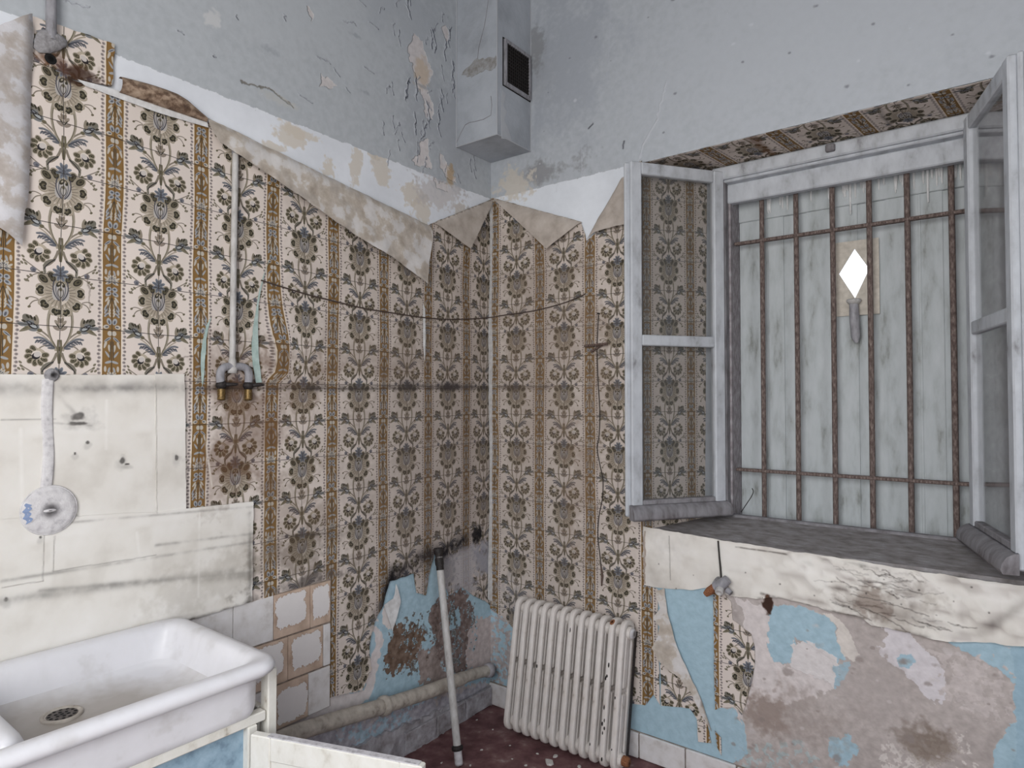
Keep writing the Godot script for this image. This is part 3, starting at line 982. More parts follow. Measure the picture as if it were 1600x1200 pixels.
func noise_image(stops: Array, freq: float, sd: int) -> Image:
	var n := FastNoiseLite.new()
	n.seed = sd
	n.frequency = freq
	n.fractal_octaves = 5
	var g := ramp(stops)
	var src := n.get_seamless_image(256, 256).get_data()
	var im := Image.create(256, 256, false, Image.FORMAT_RGB8)
	for i in src.size(): im.set_pixel(i % 256, i / 256, g.sample(src[i] / 255.0))
	return im

func stained(called: String, tex: Texture2D, over: Texture2D) -> StandardMaterial3D:
	var m := StandardMaterial3D.new()
	m.resource_name = called
	m.albedo_texture = tex
	m.roughness = 0.85
	m.metallic_specular = 0.3
	m.detail_enabled = true
	m.detail_albedo = over
	m.detail_uv_layer = BaseMaterial3D.DETAIL_UV_2
	m.detail_blend_mode = BaseMaterial3D.BLEND_MODE_MIX
	M[called] = m
	return m

func lp(x: float, y: float) -> Vector2:
	var p := on_x(x, y)
	return Vector2(p.z, p.y)

func rp(x: float, y: float) -> Vector2:
	var p := on_z(x, y)
	return Vector2(p.x, p.y)

func stains_left() -> ImageTexture:
	var c := Canvas.new(FL.s0, FL.s0 + FL.ss, 380.0, noises, Color(0.5, 0.42, 0.34, 0.0))
	var brown := Color8(104, 74, 52)
	# years of smoke: the paper is greyer towards the corner
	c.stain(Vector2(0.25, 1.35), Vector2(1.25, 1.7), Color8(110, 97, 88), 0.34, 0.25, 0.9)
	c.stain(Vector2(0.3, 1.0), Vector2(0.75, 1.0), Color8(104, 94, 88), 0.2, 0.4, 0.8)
	# old water stains round the taps
	c.stain(lp(392, 670), Vector2(0.19, 0.24), brown, 0.5, 0.6)
	c.stain(lp(350, 575), Vector2(0.18, 0.13), brown, 0.42, 0.6)
	c.stain(lp(450, 600), Vector2(0.26, 0.18), Color8(110, 84, 62), 0.3, 0.8)
	c.stain(lp(340, 740), Vector2(0.09, 0.16), brown, 0.36, 0.7)
	c.stain(lp(455, 800), Vector2(0.16, 0.3), Color8(112, 88, 66), 0.25, 0.9)
	c.stain(lp(600, 560), Vector2(0.5, 0.14), Color8(120, 100, 82), 0.22, 0.9)
	c.stain(lp(480, 870), Vector2(0.22, 0.12), Color8(90, 78, 66), 0.35, 1.0)
	c.stain(lp(450, 915), Vector2(0.22, 0.04), Color8(96, 90, 88), 0.75, 0.9)
	# grime left along a vanished shelf
	c.smear(lp(286, 604), lp(520, 605), 0.013, Color8(84, 70, 62), 0.5)
	c.smear(lp(480, 606), lp(765, 605), 0.014, Color8(74, 68, 66), 0.62)
	c.smear(lp(625, 600), lp(735, 603), 0.018, Color8(70, 64, 64), 0.55)
	c.line(PackedVector2Array([lp(290, 607), lp(700, 607)]), 0.0016, Color8(58, 50, 46), 0.6, 0.0, 0.002)
	# rust at the old cable outlet
	c.stain(lp(96, 108), Vector2(0.11, 0.05), Color8(92, 58, 36), 0.75, 1.0)
	c.stain(lp(128, 118), Vector2(0.06, 0.025), Color8(60, 40, 30), 0.8, 1.0)
	c.stain(lp(60, 92), Vector2(0.05, 0.04), Color8(120, 84, 58), 0.6, 1.0)
	c.line(PackedVector2Array([lp(104, 124), lp(176, 138)]), 0.006, Color8(58, 42, 34), 0.8)
	# damp and mould by the corner
	c.stain(lp(722, 890), Vector2(0.26, 0.15), Color8(172, 172, 180), 0.68, 0.7, 2.0)
	c.stain(lp(760, 870), Vector2(0.12, 0.12), Color8(150, 152, 164), 0.5, 0.8, 1.5)
	c.smear(lp(672, 870), lp(726, 842), 0.034, Color8(40, 38, 42), 1.0, 0.6)
	c.stain(lp(745, 832), Vector2(0.055, 0.055), Color8(26, 25, 28), 0.95, 0.5, 2.0)
	c.smear(lp(616, 900), lp(668, 868), 0.042, Color8(54, 50, 52), 0.9, 0.6)
	c.smear(lp(602, 945), lp(612, 895), 0.034, Color8(28, 26, 28), 1.0, 0.4)
	c.stain(lp(590, 990), Vector2(0.05, 0.12), Color8(100, 96, 96), 0.4, 1.0)
	c.smear(lp(440, 838), lp(512, 832), 0.006, Color8(80, 72, 66), 0.5)
	# the cream lining paper: smoke and wiping marks, holes
	c.smear(lp(-40, 606), lp(284, 603), 0.022, Color8(150, 147, 144), 0.42)
	c.smear(lp(100, 607), lp(284, 606), 0.010, Color8(116, 113, 112), 0.35)
	for s in [[120, 650, 0.018, 0.014], [121, 661, 0.03, 0.007], [188, 719, 0.008, 0.010], [196, 724, 0.008, 0.003], [272, 714, 0.006, 0.010], [7, 933, 0.006, 0.008], [134, 690, 0.005, 0.005], [114, 707, 0.004, 0.004], [60, 837, 0.004, 0.004], [114, 800, 0.006, 0.004]]:
		c.stain(lp(s[0], s[1]), Vector2(s[2], s[3]), Color8(54, 51, 50), 0.9, 0.8, 1.6)
		c.stain(lp(s[0], s[1] + 5), Vector2(s[2], s[3]) * 2.4, Color8(160, 157, 153), 0.35, 1.0)
	for s in [[0, 905, 390, 845, 0.005], [0, 935, 360, 890, 0.012], [60, 920, 390, 892, 0.006], [240, 850, 390, 832, 0.005], [0, 655, 84, 654, 0.002], [100, 815, 390, 790, 0.004], [80, 660, 140, 664, 0.003], [90, 620, 120, 650, 0.006], [300, 905, 388, 896, 0.012]]:
		c.smear(lp(s[0], s[1]), lp(s[2], s[3]), s[4], Color8(150, 147, 143), 0.5)
	c.stain(lp(330, 900), Vector2(0.2, 0.12), Color8(190, 185, 175), 0.4, 1.0)
	c.smear(lp(386, 800), lp(386, 935), 0.008, Color8(120, 116, 110), 0.45)
	c.smear(lp(388, 938), lp(280, 970), 0.006, Color8(86, 82, 78), 0.7)
	for s in [[66, 835, 64, 905], [82, 835, 80, 890], [240, 600, 242, 800], [64, 905, 0, 915], [80, 890, 240, 865]]:
		c.line(PackedVector2Array([lp(s[0], s[1]), lp(s[2], s[3])]), 0.0010, Color8(120, 116, 113), 0.7, 0.0, 0.001)
	for s in [[164, 625, 163, 700], [30, 670, 32, 800], [308, 800, 306, 930], [210, 830, 214, 870], [320, 690, 330, 760]]:
		c.smear(lp(s[0], s[1]), lp(s[2], s[3]), 0.004, Color8(238, 236, 232), 0.5)
	# wall cracks in the paper
	for s in [[137, 430, 139, 480], [560, 570, 660, 583], [270, 560, 300, 556], [330, 520, 350, 560]]:
		c.line(PackedVector2Array([lp(s[0], s[1]), lp(s[2], s[3])]), 0.0016, Color8(90, 78, 70), 0.7, 0.0, 0.004)
	return c.color_tex()

func stains_right() -> ImageTexture:
	var c := Canvas.new(FR.s0, FR.s0 + FR.ss, 360.0, noises, Color(0.5, 0.42, 0.34, 0.0))
	c.stain(Vector2(0.35, 1.4), Vector2(0.75, 1.7), Color8(110, 98, 89), 0.36, 0.25, 1.0)
	c.stain(rp(850, 560), Vector2(0.34, 0.7), Color8(128, 106, 88), 0.22, 0.9)
	c.stain(rp(800, 606), Vector2(0.16, 0.03), Color8(88, 76, 68), 0.4, 0.9)
	c.stain(rp(940, 600), Vector2(0.10, 0.5), Color8(138, 120, 102), 0.2, 0.9)
	c.stain(rp(800, 930), Vector2(0.10, 0.12), Color8(150, 150, 158), 0.4, 1.0)
	c.smear(rp(700, 605), rp(860, 604), 0.012, Color8(84, 74, 68), 0.35)
	c.stain(rp(905, 760), Vector2(0.10, 0.3), Color8(132, 108, 86), 0.2, 1.0)
	c.line(PackedVector2Array([rp(1008, 830), rp(1008, 910)]), 0.004, Color8(110, 74, 44), 0.6)
	# soot and creases on the lining paper below the sill
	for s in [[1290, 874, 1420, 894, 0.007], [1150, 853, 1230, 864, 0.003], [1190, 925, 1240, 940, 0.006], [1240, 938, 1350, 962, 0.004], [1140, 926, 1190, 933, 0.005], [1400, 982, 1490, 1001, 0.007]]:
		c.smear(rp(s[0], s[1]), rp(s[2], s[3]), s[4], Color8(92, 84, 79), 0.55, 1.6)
	c.smear(rp(1530, 985), rp(1600, 938), 0.016, Color8(168, 163, 158), 0.5, 0.5)
	c.stain(rp(1385, 940), Vector2(0.20, 0.09), Color8(150, 140, 130), 0.4, 1.2)
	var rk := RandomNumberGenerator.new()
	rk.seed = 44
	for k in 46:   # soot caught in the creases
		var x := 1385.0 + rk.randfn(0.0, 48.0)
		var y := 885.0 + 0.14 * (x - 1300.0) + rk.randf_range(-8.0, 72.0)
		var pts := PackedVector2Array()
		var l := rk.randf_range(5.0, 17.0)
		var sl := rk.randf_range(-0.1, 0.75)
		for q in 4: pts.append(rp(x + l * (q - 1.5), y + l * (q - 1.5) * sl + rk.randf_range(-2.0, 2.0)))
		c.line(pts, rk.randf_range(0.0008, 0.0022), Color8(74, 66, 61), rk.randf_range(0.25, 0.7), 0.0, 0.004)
	c.stain(rp(1365, 935), Vector2(0.05, 0.06), Color8(134, 118, 108), 0.6, 1.2)
	c.stain(rp(1200, 940), Vector2(0.018, 0.035), Color8(54, 34, 26), 0.95, 0.7, 2.0)
	c.stain(rp(1200, 946), Vector2(0.035, 0.05), Color8(150, 104, 76), 0.55, 0.9)
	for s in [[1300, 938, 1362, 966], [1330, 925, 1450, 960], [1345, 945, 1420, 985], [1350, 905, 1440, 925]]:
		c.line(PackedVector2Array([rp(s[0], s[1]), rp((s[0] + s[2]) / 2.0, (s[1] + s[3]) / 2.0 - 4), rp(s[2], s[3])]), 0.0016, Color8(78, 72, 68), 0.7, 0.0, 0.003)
	c.line(PackedVector2Array([rp(1046, 836), rp(1048, 905)]), 0.0015, Color8(90, 86, 82), 0.7, 0.0, 0.001)
	c.line(PackedVector2Array([rp(1122, 846), rp(1127, 905)]), 0.0022, Color8(76, 72, 70), 0.8, 0.0, 0.001)
	for k in 20:
		var x := 1030.0 + 27.0 * k
		c.stain(rp(x, 880 + (k * 37) % 60 + 0.06 * (x - 1030)), Vector2(0.004, 0.004), Color8(80, 76, 72), 0.8, 0.6)
	return c.color_tex()

func wall_canvas_left() -> Array:
	var c := Canvas.new(Vector2(0, FLOOR), Vector2(2.8, 3.6), 420.0, noises, Color8(180, 172, 168))
	c.mottle(FLOOR, 2.3, Color8(178, 170, 168), 0.05, 0.05, 1.2)
	c.mottle(2.2, 3.6, Color8(224, 229, 237), 0.035, 0.008, 1.6)
	# beige patches where the distemper came off the white band
	var beige := Color8(206, 198, 186)
	for s in [[455, 210, 0.07, 0.05], [478, 212, 0.09, 0.02], [556, 250, 0.03, 0.10], [512, 265, 0.04, 0.06], [600, 275, 0.06, 0.08], [640, 300, 0.08, 0.06], [660, 330, 0.07, 0.07], [720, 330, 0.05, 0.05], [585, 240, 0.03, 0.02], [430, 230, 0.05, 0.015]]:
		c.stain(lp(s[0], s[1]), Vector2(s[2], s[3]), beige, 0.75, 1.0, 2.0)
	c.stain(lp(690, 300), Vector2(0.18, 0.1), Color8(196, 192, 192), 0.7, 1.0, 2.0)
	# the upper coat of grey-blue oil paint
	c.area(ragged(PackedVector2Array([Vector2(-1, 2.545), Vector2(4, 2.545), Vector2(4, 4), Vector2(-1, 4)]), 0.006), Color8(181, 187, 193), 0.004, 0.028, 1.0, 0.10)
	c.stain(Vector2(1.2, 3.1), Vector2(0.9, 0.4), Color8(190, 196, 202), 0.6, 0.7)
	c.stain(Vector2(0.35, 2.8), Vector2(0.4, 0.3), Color8(162, 167, 175), 0.6, 0.7)
	c.stain(Vector2(0.6, 3.3), Vector2(0.4, 0.3), Color8(168, 174, 182), 0.5, 0.7)
	# where it flaked away near the flue
	var bare := Color8(206, 202, 203)
	for a in [[645, 50, 658, 62, 668, 92, 676, 110, 672, 125, 664, 130, 676, 160, 677, 190, 668, 185, 660, 150, 652, 135, 645, 110, 640, 80], [655, 218, 672, 220, 674, 262, 650, 258, 643, 250, 655, 240], [690, 240, 702, 262, 712, 282, 700, 280, 688, 262], [697, 40, 702, 55, 698, 66, 693, 52], [483, 12, 490, 20, 486, 32, 482, 22], [505, 118, 526, 134, 520, 142, 503, 138], [678, 278, 700, 290, 702, 300, 680, 292]]:
		c.area(left_poly(a), bare, 0.018, 0.05, 1.0, -0.28)
	c.stain(lp(660, 110), Vector2(0.05, 0.09), Color8(196, 176, 152), 0.6, 0.9)
	c.stain(lp(703, 275), Vector2(0.03, 0.05), Color8(172, 146, 112), 0.7, 1.0)
	var rng := RandomNumberGenerator.new()
	rng.seed = 8
	for k in 40:   # dents and blisters in the old coat
		var p := Vector2(rng.randf_range(0.1, 2.2), rng.randf_range(2.6, 3.5))
		c.stain(p, Vector2(rng.randf_range(0.01, 0.05), rng.randf_range(0.006, 0.02)), Color8(148, 153, 162) if k % 2 else Color8(188, 193, 200), 0.55, 1.0)
	for k in 16:   # long tears running down beside the flue
		var p := Vector2(rng.randf_range(0.27, 0.62), rng.randf_range(2.75, 3.5))
		var pts := PackedVector2Array([p])
		for q in 4:
			p += Vector2(rng.randf_range(-0.014, 0.016), -rng.randf_range(0.012, 0.035))
			pts.append(p)
		c.line(pts, 0.0022, Color8(104, 108, 118), 0.8, -0.35, 0.006)
		var hi := PackedVector2Array()
		for q in pts: hi.append(q + Vector2(0.007, 0))
		c.line(hi, 0.005, Color8(190, 195, 204), 0.55, 0.35, 0.008)
	for k in 90:   # lips of loose paint: short dark cracks with raised edges
		var p := Vector2(rng.randf_range(0.08, 0.75) if k < 50 else rng.randf_range(0.75, 2.2), rng.randf_range(2.58, 3.5))
		var d := Vector2(rng.randf_range(-0.02, 0.03), -rng.randf_range(0.02, 0.07)) if k < 50 else Vector2(rng.randf_range(-0.06, 0.06), rng.randf_range(-0.02, 0.02))
		c.line(PackedVector2Array([p, p + d * 0.5 + Vector2(0.006, 0), p + d]), 0.0016, Color8(96, 98, 106), 0.75, -0.3, 0.006)
		c.line(PackedVector2Array([p + Vector2(0.006, 0), p + d + Vector2(0.006, 0)]), 0.004, Color8(184, 188, 198), 0.5, 0.3, 0.006)
	c.line(PackedVector2Array([lp(378, 128), lp(426, 142), lp(458, 166)]), 0.003, Color8(112, 108, 100), 0.8, -0.3, 0.006)
	c.stain(lp(445, 160), Vector2(0.1, 0.02), Color8(190, 190, 186), 0.5, 0.8)
	c.stain(lp(335, 32), Vector2(0.03, 0.04), Color8(206, 208, 210), 0.8, 0.9, 2.0)
	# old blue distemper low down, and where it has rotted off
	c.area(left_poly([607, 900, 643, 888, 680, 850, 700, 900, 720, 905, 757, 930, 780, 950, 792, 1060, 700, 1075, 640, 1112, 560, 1112, 500, 1120, 505, 1060, 584, 960]), Color8(164, 191, 205), 0.02, 0.05, 1.0, 0.08)
	c.area(left_poly([510, 1085, 570, 1075, 590, 970, 600, 1000, 580, 1090, 560, 1110, 470, 1150, 440, 1150]), Color8(212, 206, 206), 0.03, 0.05, 1.0, 0.02)
	c.area(left_poly([621, 980, 640, 972, 665, 980, 668, 1010, 650, 1025, 628, 1042, 612, 1058, 600, 1025]), Color8(112, 94, 82), 0.05, 0.12, 1.0, -0.15)
	c.area(left_poly([677, 942, 697, 930, 734, 922, 740, 975, 731, 1041, 711, 1055, 690, 1030, 672, 985]), Color8(122, 108, 104), 0.05, 0.14, 1.0, -0.15)
	c.area(left_poly([650, 1020, 690, 1010, 700, 1065, 655, 1075]), Color8(150, 138, 134), 0.05, 0.1, 1.0, -0.1)
	c.area(left_poly([740, 965, 790, 965, 795, 1045, 728, 1048]), Color8(188, 176, 174), 0.04, 0.08, 1.0, 0.05)
	c.area(left_poly([700, 955, 718, 948, 720, 975, 703, 982]), Color8(158, 186, 200), 0.02, 0.04)
	c.area(left_poly([610, 985, 665, 975, 668, 1012, 610, 1050]), Color8(150, 178, 192), 0.06, 0.06, 1.0, 0.1, 0.78)
	c.area(left_poly([680, 945, 740, 930, 740, 1040, 690, 1040]), Color8(152, 180, 194), 0.06, 0.06, 1.0, 0.1, 0.8)
	c.area(left_poly([600, 975, 735, 930, 740, 1050, 600, 1060]), Color8(86, 72, 62), 0.06, 0.08, 0.7, -0.1, 0.95)
	c.area(left_poly([600, 950, 622, 930, 620, 965, 612, 985, 598, 975]), Color8(214, 208, 206), 0.02, 0.03, 1.0, 0.1)
	# rotten plaster under the pipe
	c.area(left_poly([430, 1160, 560, 1125, 700, 1085, 790, 1060, 800, 1120, 640, 1200, 430, 1220]), Color8(166, 164, 172), 0.05, 0.12, 1.0, -0.05)
	c.area(left_poly([520, 1150, 640, 1110, 640, 1140, 540, 1170]), Color8(160, 184, 198), 0.06, 0.1, 0.9, 0.05, 0.45)
	return [c.color_tex(), c.height_tex()]

func wall_canvas_right() -> Array:
	var c := Canvas.new(Vector2(0, FLOOR), Vector2(3.0, 3.6), 400.0, noises, Color8(190, 182, 178))
	c.mottle(FLOOR, 1.0, Color8(184, 176, 173), 0.05, 0.06, 1.3)
	c.mottle(1.0, 3.6, Color8(222, 228, 236), 0.03, 0.008, 1.6)
	c.area(ragged(PackedVector2Array([Vector2(-1, 2.545), Vector2(4, 2.545), Vector2(4, 4), Vector2(-1, 4)]), 0.004), Color8(179, 185, 192), 0.003, 0.025, 1.0, 0.10)
	c.stain(Vector2(1.6, 2.9), Vector2(1.0, 0.5), Color8(184, 190, 198), 0.7, 0.5)
	c.stain(Vector2(0.45, 3.15), Vector2(0.35, 0.5), Color8(158, 164, 174), 0.6, 0.6)
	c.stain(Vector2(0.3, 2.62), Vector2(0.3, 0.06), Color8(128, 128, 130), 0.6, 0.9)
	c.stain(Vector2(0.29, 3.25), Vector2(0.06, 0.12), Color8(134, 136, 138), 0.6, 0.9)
	c.stain(rp(800, 290), Vector2(0.12, 0.10), Color8(206, 200, 190), 0.8, 0.9, 2.0)
	c.line(PackedVector2Array([rp(1040, 130), rp(1025, 190), rp(1005, 225), rp(998, 250)]), 0.004, Color8(196, 200, 208), 0.6, 0.2, 0.008)
	c.line(PackedVector2Array([rp(954, 0), rp(952, 60), rp(948, 130)]), 0.003, Color8(182, 187, 197), 0.5, 0.1, 0.006)
	c.line(PackedVector2Array([rp(908, 232), rp(909, 275)]), 0.003, Color8(186, 190, 200), 0.5, 0.1, 0.003)
	var rng := RandomNumberGenerator.new()
	rng.seed = 21
	for k in 60:
		var p := Vector2(rng.randf_range(0.3, 2.3), rng.randf_range(2.58, 3.55))
		c.stain(p, Vector2(1, 0.7) * rng.randf_range(0.004, 0.012), Color8(118, 120, 128) if k % 3 else Color8(200, 204, 212), 0.7, 0.9)
	c.line(PackedVector2Array([rp(974, 222), rp(973, 232)]), 0.004, Color8(100, 102, 110), 0.8, -0.3)
	c.line(PackedVector2Array([rp(920, 200), rp(926, 194)]), 0.004, Color8(90, 92, 98), 0.8, -0.3)
	# under the window: blue distemper in islands, filler and bare plaster
	var blue := Color8(166, 194, 208)
	c.area(right_poly([760, 940, 1035, 905, 1116, 915, 1124, 1105, 1152, 1106, 1164, 1130, 1168, 1175, 1140, 1200, 985, 1150, 760, 1120]), blue, 0.012, 0.03, 1.0, 0.08)
	c.area(right_poly([760, 940, 800, 950, 806, 1080, 760, 1110]), Color8(178, 168, 166), 0.05, 0.1, 0.9, -0.05, 0.4)
	c.area(right_poly([1142, 930, 1205, 945, 1205, 1025, 1240, 1040, 1275, 1062, 1300, 1078, 1230, 1100, 1172, 1092, 1160, 1130, 1150, 1100, 1168, 1000]), Color8(214, 207, 206), 0.03, 0.05, 1.0, 0.05)
	c.area(right_poly([1203, 948, 1225, 943, 1290, 957, 1300, 990, 1314, 1032, 1303, 1036, 1275, 1010, 1240, 995, 1238, 1038, 1203, 1028]), blue, 0.02, 0.04, 1.0, 0.06)
	c.area(right_poly([1236, 1002, 1278, 1004, 1310, 1040, 1300, 1076, 1268, 1062, 1240, 1040]), Color8(218, 214, 214), 0.02, 0.03, 1.0, 0.08)
	c.area(right_poly([1300, 1040, 1324, 1038, 1318, 1062, 1298, 1076]), blue, 0.02, 0.04)
	c.area(right_poly([1288, 955, 1300, 960, 1345, 1020, 1335, 1035, 1310, 1025, 1300, 985]), Color8(216, 210, 204), 0.02, 0.04, 1.0, 0.04)
	c.area(right_poly([1375, 980, 1432, 985, 1448, 1002, 1482, 1085, 1450, 1104, 1412, 1055, 1384, 1015]), Color8(214, 210, 214), 0.03, 0.04, 1.0, 0.06)
	c.area(right_poly([1400, 1028, 1406, 1022, 1424, 1020, 1430, 1032, 1416, 1045, 1405, 1042]), blue, 0.008, 0.02)
	c.area(right_poly([1478, 995, 1560, 1000, 1650, 1005, 1650, 1230, 1555, 1230, 1548, 1165, 1582, 1125, 1582, 1065, 1572, 1062, 1530, 1030]), blue, 0.02, 0.04, 1.0, 0.06)
	c.area(right_poly([1580, 1010, 1650, 1010, 1650, 1240, 1590, 1240]), Color8(158, 187, 203), 0.01, 0.03)
	c.area(right_poly([1290, 1156, 1322, 1150, 1340, 1171, 1320, 1196, 1296, 1178]), blue, 0.02, 0.04)
	c.area(right_poly([1460, 1010, 1530, 1030, 1578, 1070, 1578, 1120, 1530, 1140, 1470, 1090]), Color8(200, 192, 190), 0.05, 0.06, 0.9, 0.03, 0.45)
	c.area(right_poly([1160, 1170, 1260, 1160, 1300, 1230, 1160, 1210]), Color8(176, 188, 190), 0.06, 0.08, 0.9, 0.03, 0.45)
	c.area(right_poly([1380, 1165, 1500, 1160, 1520, 1230, 1360, 1230]), Color8(214, 208, 204), 0.06, 0.06, 0.9, 0.03, 0.5)
	c.stain(rp(1195, 1105), Vector2(0.10, 0.10), Color8(140, 122, 112), 0.55, 0.9)
	c.stain(rp(1250, 1120), Vector2(0.24, 0.12), Color8(150, 138, 132), 0.4, 0.9)
	c.stain(rp(1452, 1160), Vector2(0.10, 0.09), Color8(110, 96, 84), 0.65, 0.9)
	c.stain(rp(1360, 1080), Vector2(0.2, 0.16), Color8(168, 160, 158), 0.4, 0.9)
	c.stain(rp(1200, 945), Vector2(0.02, 0.035), Color8(56, 36, 28), 0.95, 0.7, 2.0)
	for k in 90:
		var p := Vector2(rng.randf_range(1.2, 2.3), rng.randf_range(-0.02, 0.75))
		c.stain(p, Vector2(1, 0.7) * rng.randf_range(0.004, 0.02), Color8(206, 200, 200) if k % 2 else Color8(142, 132, 128), 0.6, 1.0)
	return [c.color_tex(), c.height_tex()]

func wall_mat(called: String, maps: Array, bump: float) -> StandardMaterial3D:
	var m := StandardMaterial3D.new()
	m.resource_name = called
	m.albedo_texture = maps[0]
	m.heightmap_enabled = true
	m.heightmap_texture = maps[1]
	m.heightmap_scale = bump
	m.roughness = 0.8
	m.metallic_specular = 0.35
	m.texture_repeat = false
	return m

func prism_into(m: MB, poly: Array, dir: Vector3) -> void:   # poly: coplanar Vector3, extruded along dir
	var c := Vector3.ZERO
	for p in poly: c += p
	c /= poly.size()
	for i in range(1, poly.size() - 1):
		m.tri(poly[0], poly[i], poly[i + 1], -dir)
		m.tri(poly[0] + dir, poly[i] + dir, poly[i + 1] + dir, dir)
	for i in poly.size():
		var a: Vector3 = poly[i]
		var b: Vector3 = poly[(i + 1) % poly.size()]
		m.quad(a, b, b + dir, a + dir, (a + b) * 0.5 - c)

func face_rects(rects: Array, f: Frame, lo: Vector2, hi: Vector2) -> ArrayMesh:
	var m := MB.new()
	for r in rects:
		var q := [Vector2(r[0], r[1]), Vector2(r[2], r[1]), Vector2(r[2], r[3]), Vector2(r[0], r[3])]
		var P := []
		for p in q: P.append(f.at(p, 0.0))
		var n0 := m.v.size()
		m.quad(P[0], P[1], P[2], P[3], f.n)
		for i in range(n0, m.v.size()):
			var d := m.v[i] - f.o
			var p := Vector2(d.dot(f.u), d.dot(f.w))
			m.uv.append(Vector2((p.x - lo.x) / (hi.x - lo.x), 1.0 - (p.y - lo.y) / (hi.y - lo.y)))
	return m.mesh()

const OX0 := 0.86   # the window opening at the wall face
const OX1 := 2.27
const OY0 := 0.932
const OY1 := 2.545
const IX0 := 1.083  # and at the frame
const IX1 := 2.047
const FZ := -0.28

func build_room() -> void:
	var m := MB.new()
	box_between(m, Vector3(-0.3, FLOOR - 0.2, -0.5), Vector3(ROOM_X + 0.3, FLOOR, ROOM_Z + 0.3))
	tag(part("floor", m.mesh(), M.floor_red, self), "dusty dark red floor under the leaning radiator", "floor", "", "structure")
	m = MB.new()
	box_between(m, Vector3(-0.3, CEIL, -0.5), Vector3(ROOM_X + 0.3, CEIL + 0.2, ROOM_Z + 0.3))
	tag(part("ceiling", m.mesh(), M.ceiling_paint, self), "plain pale plastered ceiling above the grey walls", "ceiling", "", "structure")
	# left wall
	m = MB.new()
	box_between(m, Vector3(-0.3, FLOOR, -0.5), Vector3(-0.003, CEIL, ROOM_Z + 0.3))
	wl = part("wall_left", m.mesh(), M.gray_plaster, self)
	tag(wl, "kitchen wall with flowered paper, taps and sink against it", "wall", "", "structure")
	part("plaster", face_rects([[0, FLOOR, 2.8, 3.6]], FL, Vector2(0, FLOOR), Vector2(2.8, 3.6)), wall_mat("left_plaster", wall_canvas_left(), 1.1), wl)
	# right wall, with the splayed window opening
	m = MB.new()
	box_between(m, Vector3(-0.003, FLOOR, -0.46), Vector3(OX0, CEIL, -0.003))
	box_between(m, Vector3(OX1, FLOOR, -0.46), Vector3(ROOM_X + 0.3, CEIL, -0.003))
	box_between(m, Vector3(OX0, OY1, -0.46), Vector3(OX1, CEIL, -0.003))
	box_between(m, Vector3(OX0, FLOOR, -0.46), Vector3(OX1, OY0 - 0.06, -0.003))
	wr = part("wall_right", m.mesh(), M.gray_plaster, self)
	tag(wr, "wall with the deep barred window and peeling blue distemper", "wall", "", "structure")
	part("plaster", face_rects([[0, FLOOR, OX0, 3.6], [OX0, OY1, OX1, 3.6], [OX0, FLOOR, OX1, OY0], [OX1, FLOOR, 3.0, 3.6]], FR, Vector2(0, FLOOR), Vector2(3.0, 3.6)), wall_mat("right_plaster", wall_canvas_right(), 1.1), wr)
	m = MB.new()
	for s in [[OX0, IX0, 1.148], [OX1, IX1, 2.018]]:
		prism_into(m, [Vector3(s[0], OY0 - 0.06, -0.002), Vector3(s[1], OY0 - 0.06, FZ - 0.02), Vector3(s[2], OY0 - 0.06, FZ - 0.02), Vector3(s[2], OY0 - 0.06, -0.46), Vector3(s[0], OY0 - 0.06, -0.46)], Vector3(0, OY1 - OY0 + 0.06, 0))
	part("reveal", m.mesh(), M.jamb_stone, wr)
	# paper on the splayed side and on the soffit
	for s in [0, 1]:
		var f := Frame.new()
		var a := Vector3(OX0 if s == 0 else OX1, 0, 0)
		var b := Vector3(IX0 if s == 0 else IX1, 0, FZ)
		f.o = a
		f.u = (b - a).normalized()
		f.n = f.u.cross(Vector3.UP) if s == 1 else -f.u.cross(Vector3.UP)
		if f.n.dot(Vector3(1.57, 0, 1) - a) < 0: f.n = -f.n
		f.uv0 = Vector2(0.02, 1.849)
		f.uvs = Vector2(0.212, 0.268)
		f.s0 = Vector2(-2, FLOOR)
		f.ss = Vector2(9, 9)
		var L := a.distance_to(b)
		if s == 0: part("reveal_paper", sheet(f, PackedVector2Array([Vector2(0.0, OY0), Vector2(L - 0.012, OY0 + 0.05), Vector2(L - 0.012, OY1 - 0.01), Vector2(0.0, OY1 - 0.002)]), 0.12, wavy(0.002, 0.001)), paper_r, wr)
		if s == 0:
			part("bare_strip", sheet(f, PackedVector2Array([Vector2(L - 0.062, OY0 + 0.05), Vector2(L - 0.012, OY0 + 0.05), Vector2(L - 0.012, OY1 - 0.06), Vector2(L - 0.04, OY1 - 0.06)]), 0.2, wavy(0.004, 0.001)), M.frame_paint, wr)
	var fs := Frame.new()
	fs.o = Vector3(0, OY1, 0)
	fs.u = Vector3.RIGHT
	fs.w = Vector3(0.12, 0.0, -1).normalized()
	fs.n = Vector3.DOWN
	fs.uv0 = Vector2(1.142, 0.19)
	fs.uvs = Vector2(0.2735, 0.31)
	fs.s0 = Vector2(-2, -3)
	fs.ss = Vector2(9, 9)
	part("soffit_paper", sheet(fs, ragged(PackedVector2Array([Vector2(OX0, 0.0), Vector2(OX1 - 0.01, 0.0), Vector2(IX1 - 0.04, 0.282), Vector2(IX0 - 0.03, 0.282)]), 0.004), 0.1, wavy(0.003, 0.002)), paper_r, wr)
	# the sill slab, falling into the room
	m = MB.new()
	prism_into(m, [Vector3(OX0, OY0 - 0.06, 0.004), Vector3(OX0, OY0, 0.004), Vector3(OX0, OY0 + 0.052, FZ), Vector3(OX0, OY0 + 0.03, -0.47), Vector3(OX0, OY0 - 0.06, -0.47)], Vector3(OX1 - OX0, 0, 0))
	part("sill", m.mesh(), M.sill_stone, wr)
